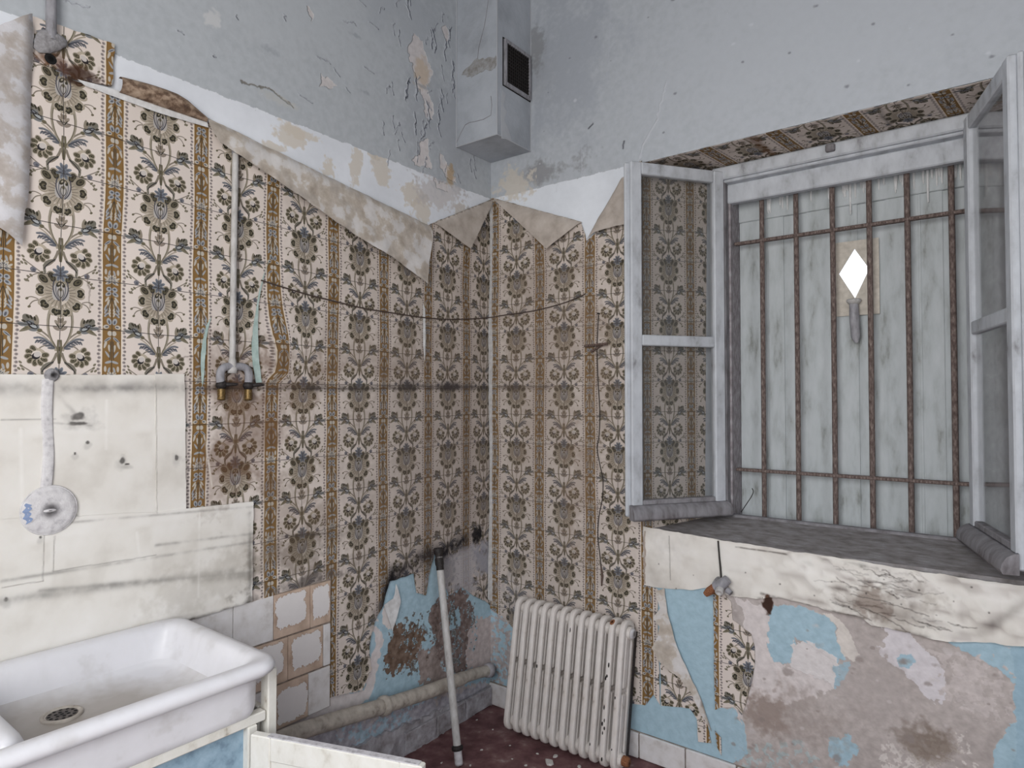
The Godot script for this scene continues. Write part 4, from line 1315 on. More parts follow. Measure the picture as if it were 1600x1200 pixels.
	# the two walls behind the viewer, with the openings that let the daylight in
	m = MB.new()
	var z0 := ROOM_Z
	var z1 := ROOM_Z + 0.3
	box_between(m, Vector3(-0.3, FLOOR, z0), Vector3(0.95, CEIL, z1))
	box_between(m, Vector3(2.55, FLOOR, z0), Vector3(ROOM_X + 0.3, CEIL, z1))
	box_between(m, Vector3(0.95, 2.95, z0), Vector3(2.55, CEIL, z1))
	box_between(m, Vector3(0.95, FLOOR, z0), Vector3(2.55, 0.95, z1))
	tag(part("wall_back", m.mesh(), M.room_paint, self), "pale wall behind the viewer with a tall window opening", "wall", "", "structure")
	m = MB.new()
	for b in [[0.95, 0.95, 2.55, 1.0], [0.95, 2.9, 2.55, 2.95], [0.95, 1.0, 1.0, 2.9], [2.5, 1.0, 2.55, 2.9]]:
		box_between(m, Vector3(b[0], b[1], z0 + 0.1), Vector3(b[2], b[3], z0 + 0.16), 0.004)
	tag(part("window_2", m.mesh(), M.frame_paint, self), "open window frame in the wall behind the viewer", "window", "", "structure")
	m = MB.new()
	var x0 := ROOM_X
	var x1 := ROOM_X + 0.3
	box_between(m, Vector3(x0, FLOOR, -0.5), Vector3(x1, CEIL, 1.9))
	box_between(m, Vector3(x0, FLOOR, 3.2), Vector3(x1, CEIL, ROOM_Z + 0.3))
	box_between(m, Vector3(x0, 2.8, 1.9), Vector3(x1, CEIL, 3.2))
	tag(part("wall_side", m.mesh(), M.room_paint, self), "pale wall beside the viewer with a doorway", "wall", "", "structure")
	m = MB.new()
	box_between(m, Vector3(x0 + 0.02, FLOOR, 1.9), Vector3(x0 + 0.2, 2.8, 1.94), 0.004)
	box_between(m, Vector3(x0 + 0.02, FLOOR, 3.16), Vector3(x0 + 0.2, 2.8, 3.2), 0.004)
	box_between(m, Vector3(x0 + 0.02, 2.76, 1.94), Vector3(x0 + 0.2, 2.8, 3.16), 0.004)
	tag(part("door_1", m.mesh(), M.frame_paint, self), "open doorway lining in the wall beside the viewer", "doorway", "", "structure")
	# boxed flue in the corner
	m = MB.new()
	box_between(m, Vector3(0.0, 2.735, 0.0), Vector3(0.256, CEIL, 0.268), 0.004)
	var flue := part("trim_1", m.mesh(), M.gray_plaster, self)
	tag(flue, "boxed plaster flue hanging in the corner above the wallpaper", "flue", "", "structure")
	var ff := Frame.new()
	ff.o = Vector3(0, 0, 0.268)
	var fx := Frame.new()
	fx.o = Vector3(0.2565, 0, 0)
	fx.u = Vector3(0, 0, 1)
	fx.n = Vector3(1, 0, 0)
	var crack := []
	for q in [[763, 0, 757, 40, 748, 75, 745, 112], [713, 224, 727, 195, 742, 190, 767, 180, 767, 150]]:
		var pts := []
		for i in range(0, q.size(), 2):
			var p := on_z(q[i], q[i + 1], 0.2685)
			pts.append(p)
		m = MB.new()
		tube_into(m, smooth_path(pts, 2), 0.0014, 5)
		part("crack", m.mesh(), M.frame_dirty, flue)
	part("plaster_skin", sheet(fx, ragged(plane_poly([784, 140, 790, 148, 786, 165, 792, 175, 788, 188, 795, 205, 800, 220, 783, 216, 783, 180], 0, 0.2565), 0.004), 0.05, wavy(0.0005, 0.001)), M.ceiling_paint, flue)
	part("soot_patch", sheet(ff, ragged(plane_poly([722, 118, 740, 96, 775, 88, 776, 106, 730, 120], 2, 0.268), 0.02), 0.05, wavy(0.001, 0.001)), M.soot, flue)
	for e in [[Vector3(0.0, 2.736, 0.269), Vector3(0.256, 2.736, 0.269)], [Vector3(0.257, 2.736, 0.0), Vector3(0.257, 2.736, 0.269)], [Vector3(0.256, 2.736, 0.268), Vector3(0.256, CEIL, 0.268)], [Vector3(0.001, 2.736, 0.269), Vector3(0.001, CEIL, 0.269)], [Vector3(0.257, 2.736, 0.001), Vector3(0.257, CEIL, 0.001)]]:
		part("corner_bead", tube(e, 0.0028, 6), M.ceiling_paint, flue)
	# skirting: tiles along the window wall, rotten plaster and a few tiles along the other
	var bb := part("baseboard_right", box(Vector3(1.6, 0.005, 0.004), Vector3(3.2, 0.11, 0.008), 0.002), M.grout, self)
	tag(bb, "low white tiled skirting below the peeling window wall", "skirting", "", "structure")
	for k in range(0, 11):
		var x := 0.0 + 0.21 * k
		part("tile", box(Vector3(x + 0.105, 0.004 + 0.002 * (k % 3), 0.012), Vector3(0.204, 0.106, 0.012 + 0.001 * (k % 2)), 0.003), M.tile_glaze, bb)
	var bl := part("baseboard_left", sheet(FL, ragged(PackedVector2Array([Vector2(0.01, FLOOR), Vector2(1.55, FLOOR), Vector2(1.55, 0.11), Vector2(1.2, 0.13), Vector2(0.8, 0.09), Vector2(0.4, 0.06), Vector2(0.15, 0.03), Vector2(0.01, 0.04)]), 0.02), 0.03, func(p: Vector2) -> float: return 0.008 + 0.008 * (wave_noise.get_noise_2d(p.x * 2.0, p.y * 3.0) + 0.7) + 0.003 * wave_noise.get_noise_2d(p.x * 9.0, p.y * 9.0) + 0.06 * (0.12 - p.y), 0.03), M.rubble_plaster, self)
	tag(bl, "crumbling plaster skirting below the lead pipe", "skirting", "", "structure")
	for k in 3:
		part("tile", box(Vector3(0.020, 0.0, 0.12 + 0.2 * k), Vector3(0.018, 0.09, 0.19), 0.003), M.rubble_plaster, bl)

func plane_poly(a: Array, axis: int, v: float) -> PackedVector2Array:
	var o := PackedVector2Array()
	for i in range(0, a.size(), 2):
		var p := on_z(a[i], a[i + 1], v) if axis == 2 else on_x(a[i], a[i + 1], v)
		o.append(Vector2(p.x, p.y) if axis == 2 else Vector2(p.z, p.y))
	return o

# ------------------------------------------------------------------ window, grille, shutter
func build_window() -> void:
	var w := thing("window_1")
	tag(w, "old grey window with two casements swung into the room", "window", "", "structure")
	var yb := 0.962
	var yt := 2.538
	part("head", box(Vector3((IX0 + IX1) / 2, 2.508, FZ + 0.005), Vector3(IX1 - IX0, 0.058, 0.07), 0.006), M.frame_paint, w)
	part("head_bead", box(Vector3((IX0 + IX1) / 2, 2.474, FZ - 0.005), Vector3(IX1 - IX0, 0.014, 0.06), 0.004), M.frame_paint, w)
	part("transom", box(Vector3((IX0 + IX1) / 2, 2.424, FZ - 0.03), Vector3(IX1 - IX0 - 0.05, 0.086, 0.04), 0.005), M.frame_paint, w)
	part("jamb", box(Vector3(IX0 + 0.028, (yb + yt) / 2, FZ - 0.005), Vector3(0.056, yt - yb - 0.06, 0.06), 0.005), M.frame_dirty, w)
	part("jamb", box(Vector3(IX1 - 0.014, (yb + yt) / 2, FZ - 0.005), Vector3(0.028, yt - yb - 0.06, 0.06), 0.005), M.frame_dirty, w)
	part("bottom_rail", box(Vector3((IX0 + IX1) / 2, 0.976, FZ - 0.012), Vector3(IX1 - IX0 - 0.04, 0.034, 0.034), 0.005), M.frame_dirty, w)
	part("threshold", box(Vector3((IX0 + IX1) / 2, 0.964, FZ + 0.03), Vector3(IX1 - IX0 - 0.09, 0.016, 0.03), 0.004), M.blue_paint, w)
	part("keeper", box(Vector3(1.575, 2.512, FZ + 0.05), Vector3(0.035, 0.03, 0.018), 0.004), M.frame_dirty, w)
	casement(w, Vector3(1.125, 0, FZ + 0.025), Vector3(0.858, 0, 0.118), -1.0)
	casement(w, Vector3(2.030, 0, FZ + 0.025), Vector3(2.160, 0, 0.215), 1.0)
	# rusted bars
	var gr := thing("security_grille", Vector3(0, 0.96, -0.345))
	tag(gr, "rusty iron bars across the window opening", "grille")
	for x in [1.271, 1.414, 1.557, 1.693, 1.825, 1.969]:
		part("vertical_bar", tube([Vector3(x, 0.0, 0), Vector3(x + 0.001, 0.8, 0.001), Vector3(x, 1.5, 0)], 0.0105, 8), M.bar_iron, gr)
	for y in [2.205, 1.186]:
		part("cross_bar", box(Vector3(1.583, y - 0.96, 0.0), Vector3(0.864, 0.014, 0.026), 0.003), M.bar_iron, gr)
	# shutter of boards behind
	var sz := -0.41
	var sh := thing("shutter", Vector3(0, 0.955, sz))
	tag(sh, "closed pale green board shutter behind the iron bars", "shutter")
	var xs := [1.1505, 1.161, 1.346, 1.441, 1.640, 1.741, 1.937, 2.0155]
	var hole := right_poly([1335, 389, 1358, 420, 1336, 466, 1311, 428], sz)
	for k in xs.size() - 1:
		# wide boards stand proud; the narrow ones lap behind them
		var narrow := k % 2 == 0
		var a: float = xs[k] + (0.001 if not narrow else (-0.012 if k > 0 else 0.0))
		var b: float = xs[k + 1] - (0.001 if not narrow else (-0.012 if k < 6 else 0.0))
		var poly := PackedVector2Array([Vector2(a, 0), Vector2(b, 0), Vector2(b, 1.37), Vector2(a, 1.37)])
		if k == 6: poly = PackedVector2Array([Vector2(a, 0), Vector2(b - 0.006, 0), Vector2(b - 0.006, 0.05), Vector2(b, 0.056), Vector2(b, 1.37), Vector2(a, 1.37)])
		var hl := PackedVector2Array()
		for p in hole: hl.append(Vector2(p.x, p.y - 0.955))
		var pieces := [poly]
		if Geometry2D.intersect_polygons(poly, hl).size(): pieces = Geometry2D.clip_polygons(poly, hl)
		var m := MB.new()
		var zf := -0.006 if narrow else 0.0
		for pc in pieces: board_into(m, pc, zf, zf - (0.014 if narrow else 0.0055))
		part("plank", m.mesh(), M.shutter_paint, sh)
		if not narrow and k != 3 and k < 6:   # a pressed bead down the middle of each wide board
			part("bead", box(Vector3((a + b) / 2 + 0.02, 0.68, 0.001), Vector3(0.010, 1.36, 0.003), 0.0012), M.shutter_paint, sh)
	part("top_board", box(Vector3(1.583, 1.446, 0.001), Vector3(0.864, 0.172, 0.02), 0.003), M.shutter_paint, sh)
	var plate := right_poly([1305, 378, 1373, 371, 1375, 490, 1309, 496], sz + 0.01)
	var pm := MB.new()
	var ph := right_poly([1335, 389, 1358, 420, 1336, 466, 1311, 428], sz + 0.01)
	var mid := (ph[0].x + ph[2].x) / 2
	for half in [[plate[0].x, mid], [mid, plate[1].x]]:
		var hp := PackedVector2Array([Vector2(half[0], plate[2].y), Vector2(half[1], plate[2].y), Vector2(half[1], plate[1].y), Vector2(half[0], plate[1].y)])
		for p in Geometry2D.clip_polygons(hp, ph):
			var q := PackedVector2Array()
			for v in p: q.append(Vector2(v.x, v.y - 0.955))
			board_into(pm, q, 0.010, 0.007)
	part("latch_plate", pm.mesh(), M.plate_paint, sh)
	# paint runs from the top board
	var rng := RandomNumberGenerator.new()
	rng.seed = 4
	var dm := MB.new()
	for k in 44:
		var x := rng.randf_range(1.2, 2.0)
		var l := rng.randf_range(0.02, 0.07) * (2.0 if k % 9 == 0 else 1.0)
		var y := 2.40 - 0.955
		tube_into(dm, [Vector3(x, y, 0.0125), Vector3(x, y - l * 0.8, 0.0125), Vector3(x + 0.001, y - l, 0.0125)], [0.006, 0.0035, 0.002], 6)
	var drips := part("paint_drips", dm.mesh(), M.white_paper, sh)
	drips.set_meta("kind", "stuff")
	# latch under the hole
	var la := thing("shutter_latch", on_z(1334, 470, sz + 0.03))
	tag(la, "grey metal latch handle below the diamond shaped hole", "latch")
	part("handle", tube([Vector3(0, -0.005, 0), Vector3(0.002, -0.07, 0.004), Vector3(0.006, -0.15, 0.002), Vector3(0.008, -0.172, -0.004)], [0.017, 0.019, 0.0175, 0.008], 14), M.grey_pipe, la)
	part("collar", lathe([Vector2(0.0, 0.008), Vector2(0.026, 0.006), Vector2(0.028, -0.002), Vector2(0.019, -0.014), Vector2(0.0, -0.014)]), M.pipe_paint, la)
	part("spindle", tube([Vector3(0, 0, -0.017), Vector3(0, 0, 0.0)], 0.007, 10), M.grey_pipe, la)
	# bent wire hook at the foot of the jamb
	var hk := thing("bent_wire", on_y(1158, 800, 0.985))
	tag(hk, "thin bent wire sticking up from the window bottom rail", "wire")
	var b0 := hk.position
	var hp := []
	for q in [[1158, 800], [1166, 788], [1174, 776], [1177, 768], [1175, 763]]: hp.append(on_z(q[0], q[1], b0.z) - b0)
	hp[0].y = 0.0
	part("wire", tube(smooth_path(hp, 3), 0.0018, 6), M.wire_black, hk)

func board_into(m: MB, poly: PackedVector2Array, zf: float, zb: float) -> void:
	var ix := Geometry2D.triangulate_polygon(poly)
	for t in range(0, ix.size(), 3):
		var a := poly[ix[t]]
		var b := poly[ix[t + 1]]
		var c := poly[ix[t + 2]]
		m.tri(Vector3(a.x, a.y, zf), Vector3(b.x, b.y, zf), Vector3(c.x, c.y, zf), Vector3.BACK)
		m.tri(Vector3(a.x, a.y, zb), Vector3(b.x, b.y, zb), Vector3(c.x, c.y, zb), Vector3.FORWARD)
	var ccw := not Geometry2D.is_polygon_clockwise(poly)
	for i in poly.size():
		var a := poly[i]
		var b := poly[(i + 1) % poly.size()]
		var d := b - a
		var out := Vector3(d.y, -d.x, 0) * (1.0 if ccw else -1.0)
		m.quad(Vector3(a.x, a.y, zf), Vector3(b.x, b.y, zf), Vector3(b.x, b.y, zb), Vector3(a.x, a.y, zb), out)

func casement(w: Node3D, hinge: Vector3, free: Vector3, ext: float) -> void:
	var d := (free - hinge)
	var L := d.length()
	var x := d.normalized()
	var c := Node3D.new()
	c.set_meta("_stem", "casement")
	c.name = "casement"
	w.add_child(c, true)
	c.transform = Transform3D(Basis(x, Vector3.UP, x.cross(Vector3.UP)), hinge)
	var y0 := 1.005
	var y1 := 2.515
	var t := 0.036
	part("stile", box(Vector3(0.026, (y0 + y1) / 2, 0), Vector3(0.052, y1 - y0, t), 0.005), M.frame_paint, c)
	part("stile", box(Vector3(L - 0.026, (y0 + y1) / 2, 0), Vector3(0.052, y1 - y0, t), 0.005), M.frame_paint, c)
	part("lapped_edge", box(Vector3(L + 0.004, (y0 + y1) / 2, -ext * 0.012), Vector3(0.026, y1 - y0, 0.018), 0.006), M.frame_paint, c)
	for y in [[y0, 0.07], [1.73, 0.046], [y1 - 0.052, 0.052]]:
		part("rail", box(Vector3(L / 2, y[0] + y[1] / 2, 0), Vector3(L - 0.104, y[1], t - 0.004), 0.004), M.frame_paint if y[0] > 1.1 else M.frame_dirty, c)
	part("pane", box(Vector3(L / 2, 1.4025, 0), Vector3(L - 0.1, 0.66, 0.003), 0.0), M.pane, c)
	part("pane", box(Vector3(L / 2, 2.1195, 0), Vector3(L - 0.1, 0.69, 0.003), 0.0), M.pane, c)
	# weather bar along the foot of the outer face: a quarter-round moulding
	var m := MB.new()
	var rings := []
	for e in [-0.004, L + 0.012]:
		var ring := []
		for q in [[0.0, 0.0], [0.012, 0.002], [0.030, 0.012], [0.042, 0.030], [0.046, 0.050], [0.040, 0.062], [0.0, 0.062]]:
			ring.append(Vector3(e, y0 + 0.052 - q[1], ext * (t / 2 + q[0] - 0.004)))
		rings.append(ring)
	loft_into(m, rings, true, true, true)
	part("weather_bar", m.mesh(), M.frame_dirty, c)
	for y in [y0 + 0.25, y1 - 0.25]:
		part("hinge", tube([Vector3(-0.008, y - 0.04, 0), Vector3(-0.008, y + 0.04, 0)], 0.007, 10), M.frame_dirty, c)

# ------------------------------------------------------------------ the paper on the tap wall
func paper_left() -> void:
	var A := ragged(left_poly([46, 26, 92, 40, 178, 71, 173, 137, 106, 124, 136, 133, 180, 150, 250, 176, 318, 198, 324, 192, 480, 268, 600, 325, 666, 354, 671, 350, 720, 331, 767, 311, 767, 948, 757, 939, 737, 930, 720, 917, 700, 930, 690, 905, 678, 862, 668, 900, 664, 930, 648, 926, 644, 896, 607, 908, 600, 932, 597, 946, 584, 970, 577, 1000, 575, 1019, 580, 1044, 564, 1078, 533, 1084, 513, 1090, 516, 903, 450, 922, 384, 942, 384, 786, 282, 800, 282, 592, -170, 592, -170, 340, 0, 330, 28, 250, 38, 120]), 0.0045, 0.012, 1)
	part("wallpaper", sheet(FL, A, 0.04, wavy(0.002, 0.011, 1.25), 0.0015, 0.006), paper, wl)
	# cream lining paper behind the sink, in overlapping pieces
	var n := 0
	for a in [[-170, 585, 240, 586, 242, 803, -170, 830], [238, 584, 284, 585, 287, 795, 241, 803], [-170, 815, 110, 806, 244, 798, 391, 783, 389, 938, 330, 956, 272, 973, 262, 985, -170, 1075]]:
		part("lining_paper", sheet(FL, ragged(left_poly(a), 0.003, 0.02, 10 + n), 0.05, wavy(0.0135 + 0.002 * n, 0.006, 0.8), 0.002), lining, wl)
		n += 1
	# the long flap that has rolled off along the top
	var a0 := lp(319, 184)
	var b0 := lp(667, 353)
	var F := ragged(left_poly([319, 184, 440, 243, 560, 303, 667, 353, 668, 372, 663, 392, 657, 412, 652, 446, 600, 405, 545, 373, 534, 364, 480, 327, 420, 284, 370, 250, 334, 226, 322, 204]), 0.003, 0.012, 3)
	part("wallpaper_flap", sheet(FL, F, 0.018, folded(a0, b0, 0.013, 0.020, 0.12, 0.006)), M.paper_back, wl, Transform3D.IDENTITY, "long stained flap of wallpaper folded down, showing its grey back")
	# the triangle turned down beside the corner
	part("wallpaper_flap", sheet(FL, ragged(left_poly([674, 349, 768, 311, 724, 391]), 0.002, 0.012, 4), 0.014, folded(lp(674, 349), lp(768, 311), 0.013, 0.014, 0.12, 0.003)), M.tan_back, wl, Transform3D.IDENTITY, "triangular flap of wallpaper turned down beside the corner")
	# the tall flap hanging over the edge of the picture of flowers
	part("wallpaper_flap", sheet(FL, ragged(left_poly([-170, 112, 0, 46, 48, 25, 49, 60, 46, 150, 44, 230, 42, 290, 33, 345, 30, 386, 4, 366, -60, 330, -110, 250, -170, 200]), 0.003, 0.012, 5), 0.03, func(p: Vector2) -> float:
		var d := maxf(p.x - lp(47, 100).x, 0.0)
		return 0.012 + 0.03 * (1.0 - exp(-d / 0.02)) + 0.08 * d + 0.012 * wave_noise.get_noise_2d(p.x * 1.5, p.y)), M.lilac_back, wl, Transform3D.IDENTITY, "tall loose flap of wallpaper hanging with its mottled back outwards")
	# the slit, its white torn edge and the printed curl above it
	part("torn_edge", sheet(FL, ragged(left_poly([118, 126, 176, 142, 250, 168, 320, 190, 322, 201, 250, 180, 180, 155, 130, 136]), 0.0015, 0.01, 6), 0.03, wavy(0.0135, 0.003)), M.white_paper, wl)
	var m := MB.new()
	var rings := []
	for i in 9:
		var q := i / 8.0
		var base := lp(182, 150).lerp(lp(318, 196), q)
		var r: float = 0.027 * (0.85 + 0.2 * sin(q * PI)) * (1.0 if q < 0.7 else 1.0 - (q - 0.7) * 2.2)
		var ring := []
		for k in 11:
			var an := -0.35 + k / 10.0 * 3.9
			ring.append(FL.at(base + Vector2(0, 0.006 + r - r * cos(an) * 1.0), 0.010 + r * sin(an) * 0.9 + 0.012))
		rings.append(ring)
	loft_into(m, rings, false)
	part("paper_curl", m.mesh(), M.brown_paper, wl, Transform3D.IDENTITY, "brown stained roll of wallpaper curled outwards")
	# splits in the paper that show mint green paint
	for a in [[327, 496, 320, 508, 314, 530, 311, 552, 311, 580, 313, 604, 316, 585, 318, 555, 319, 530], [426, 384, 417, 408, 408, 432, 402, 455, 398, 480, 393, 508, 390, 540, 392, 570, 397, 598, 406, 598, 402, 570, 400, 535, 400, 505, 401, 478, 405, 450, 411, 425]]:
		part("split", sheet(FL, ragged(left_poly(a), 0.002, 0.008), 0.03, wavy(0.0135, 0.0)), M.mint_paint, wl)
	part("split", sheet(FL, ragged(left_poly([658, 476, 661, 482, 662, 520, 661, 565, 658, 540]), 0.001, 0.008), 0.03, wavy(0.0135, 0.0)), M.white_paper, wl)
	part("torn_edge", sheet(FL, ragged(left_poly([761, 317, 766, 315, 766, 940, 759, 936, 762, 760, 760, 520, 763, 420]), 0.004, 0.01, 7), 0.03, wavy(0.011, 0.008)), M.white_paper, wl)
	# scraps left on the bare patch
	part("paper_scrap", sheet(FL, ragged(left_poly([617, 912, 612, 935, 598, 945, 603, 960, 612, 985, 617, 965, 624, 940, 620, 922]), 0.004, 0.01, 8), 0.02, wavy(0.004, 0.012, 3.0)), M.white_paper, wl)
	# wall tiles beside the sink
	var rows := [[0.792, 0.630, [1.0, 1.094, 1.249, 1.404, 1.559, 1.7]], [0.626, 0.466, [1.0, 1.034, 1.189, 1.344, 1.499, 1.66]], [0.462, 0.302, [1.0, 1.1, 1.255, 1.41, 1.565, 1.7]]]
	var stains := [0, 1, 6, 7, 11]
	var tile_mats := []
	for k in 3: tile_mats.append(halo_tile(k))
	var i := 0
	part("grout_bed", box(Vector3(0.002, 0.55, 1.35), Vector3(0.006, 0.50, 0.71), 0.001), M.grout, wl)
	for r in rows:
		for k in r[2].size() - 1:
			var z0: float = r[2][k] + 0.0012
			var z1: float = r[2][k + 1] - 0.0012
			part("tile", wall_tile(0.0105 + 0.001 * (i % 2), z0, z1, r[1] + 0.0015, r[0] - 0.0015), tile_mats[i % 3] if i in stains else M.tile_glaze, wl)
			i += 1

# a glazed tile on the tap wall: bevelled, with its face mapped once
func wall_tile(x: float, z0: float, z1: float, y0: float, y1: float) -> ArrayMesh:
	var m := MB.new()
	box_into(m, Vector3(x - 0.0045, (y0 + y1) / 2, (z0 + z1) / 2), Vector3(0.009, y1 - y0, z1 - z0), 0.0015)
	for p in m.v: m.uv.append(Vector2((z1 - p.z) / (z1 - z0), (y1 - p.y) / (y1 - y0)))
	return m.mesh()

# brown seepage round the edge of a tile, white glaze left in its middle
func halo_tile(k: int) -> StandardMaterial3D:
	var c := Canvas.new(Vector2.ZERO, Vector2(0.5, 0.5), 400.0, [noises[0], noises[1], noises[0], noises[3]], Color8(190, 168, 150))
	c.mottle(0, 0.5, Color8(192, 170, 153), 0.06, 0.05, 1.0)
	var q: Array = [[0.05, 0.09, 0.47, 0.47], [0.02, 0.10, 0.44, 0.48], [0.07, 0.04, 0.49, 0.43]][k]
	var p := PackedVector2Array([Vector2(q[0] + 0.04, q[1]), Vector2(q[2] - 0.05, q[1]), Vector2(q[2], q[1] + 0.06), Vector2(q[2] - 0.01, q[3] - 0.03), Vector2(q[2] - 0.05, q[3]), Vector2(q[0] + 0.05, q[3]), Vector2(q[0], q[3] - 0.06), Vector2(q[0], q[1] + 0.05)])
	c.area(p, Color8(160, 136, 116), 0.03, 0.03)
	for v in p.size(): p[v] = Vector2(0.25, 0.25) + (p[v] - Vector2(0.25, 0.25)) * 0.97
	c.area(p, Color8(222, 219, 219), 0.03, 0.015)
	var m := StandardMaterial3D.new()
	m.resource_name = "seeped_tile"
	m.albedo_texture = c.color_tex()
	m.roughness = 0.45
	return m

# ------------------------------------------------------------------ and on the window wall
func paper_right() -> void:
	var B := ragged(right_poly([767, 311, 771, 309, 840, 329, 909, 347, 914, 362, 917, 377, 930, 366, 972, 300, 978, 262, 1004, 252, 1005, 823, 1008, 912, 1029, 920, 1028, 985, 1031, 1050, 1032, 1100, 1022, 1084, 1009, 1101, 990, 1099, 981, 1098, 975, 1104, 802, 980, 786, 962, 778, 958, 767, 950]), 0.004, 0.012, 20)
	part("wallpaper", sheet(FR, B, 0.04, wavy(0.002, 0.009, 1.25), 0.0015, 0.006), paper_r, wr)
	part("wallpaper_flap", sheet(FR, ragged(right_poly([772, 310, 912, 348, 862, 391, 815, 348]), 0.002, 0.012, 21), 0.014, folded(rp(772, 310), rp(912, 348), 0.012, 0.016, 0.12, 0.003)), M.tan_back, wr, Transform3D.IDENTITY, "triangular flap of wallpaper turned down past the corner")
	part("wallpaper_flap", sheet(FR, ragged(right_poly([919, 374, 972, 281, 1001, 272, 1006, 350, 968, 356, 934, 364]), 0.002, 0.012, 22), 0.014, folded(rp(919, 374), rp(972, 281), 0.012, 0.014, 0.10, 0.003)), M.tan_back, wr, Transform3D.IDENTITY, "wallpaper flap turned down next to the open casement")
	# torn length below the sill: the part still stuck, and the tongue that has let go
	part("wallpaper", sheet(FR, ragged(right_poly([1031, 985, 1046, 1038, 1064, 1056, 1078, 1078, 1092, 1098, 1106, 1130, 1112, 1160, 1092, 1158, 1090, 1122, 1078, 1106, 1056, 1104, 1034, 1102]), 0.003, 0.01, 23), 0.03, wavy(0.004, 0.006)), paper_r, wr)
	part("wallpaper_flap", sheet(FR, ragged(right_poly([1028, 922, 1040, 918, 1046, 955, 1060, 1005, 1082, 1056, 1100, 1098, 1113, 1142, 1098, 1112, 1084, 1080, 1066, 1056, 1048, 1040, 1036, 1030, 1024, 1008, 1034, 990, 1036, 976, 1026, 962, 1036, 948]), 0.003, 0.01, 24), 0.015, folded(rp(1042, 918), rp(1112, 1140), 0.008, 0.014, 0.16, 0.006)), M.paper_back, wr, Transform3D.IDENTITY, "narrow torn tongue of wallpaper peeling off the blue wall")
	part("wallpaper", sheet(FR, ragged(right_poly([1115, 922, 1130, 925, 1143, 940, 1146, 968, 1160, 978, 1174, 990, 1180, 1010, 1180, 1036, 1174, 1072, 1160, 1117, 1150, 1104, 1126, 1105, 1118, 1109]), 0.003, 0.01, 25), 0.03, wavy(0.003, 0.008)), paper_r, wr)
	part("paper_scrap", sheet(FR, ragged(right_poly([1118, 1140, 1128, 1152, 1128, 1180, 1122, 1168]), 0.002, 0.01, 26), 0.02, wavy(0.004, 0.01, 3.0)), paper_r, wr)
	# cream lining paper hung below the sill, wrinkled
	var crease := FastNoiseLite.new()
	crease.seed = 31
	crease.frequency = 7.0
	crease.noise_type = FastNoiseLite.TYPE_SIMPLEX
	crease.fractal_type = FastNoiseLite.FRACTAL_RIDGED
	crease.fractal_octaves = 2
	var fn := func(p: Vector2) -> float:
		var k := smoothstep(1.25, 1.6, p.x)
		return 0.008 + 0.004 * wave_noise.get_noise_2d(p.x, p.y) + (0.004 + 0.016 * k) * (0.5 + 0.5 * crease.get_noise_2d(p.x * 0.55 + p.y * 0.4, p.y * 1.5))
	part("lining_paper", sheet(FR, ragged(right_poly([1006, 822, 1128, 843, 1130, 925, 1108, 918, 1080, 921, 1029, 918, 1008, 913]), 0.003, 0.012, 27), 0.025, fn), lining_r, wr)
	part("lining_paper", sheet(FR, ragged(right_poly([1124, 843, 1300, 868, 1450, 893, 1600, 913, 1680, 925, 1680, 1012, 1590, 1007, 1555, 1002, 1480, 1000, 1420, 986, 1362, 975, 1350, 962, 1290, 950, 1215, 932, 1185, 934, 1142, 930, 1126, 926]), 0.004, 0.012, 28), 0.02, func(p: Vector2) -> float: return fn.call(p) + 0.002), lining_r, wr)

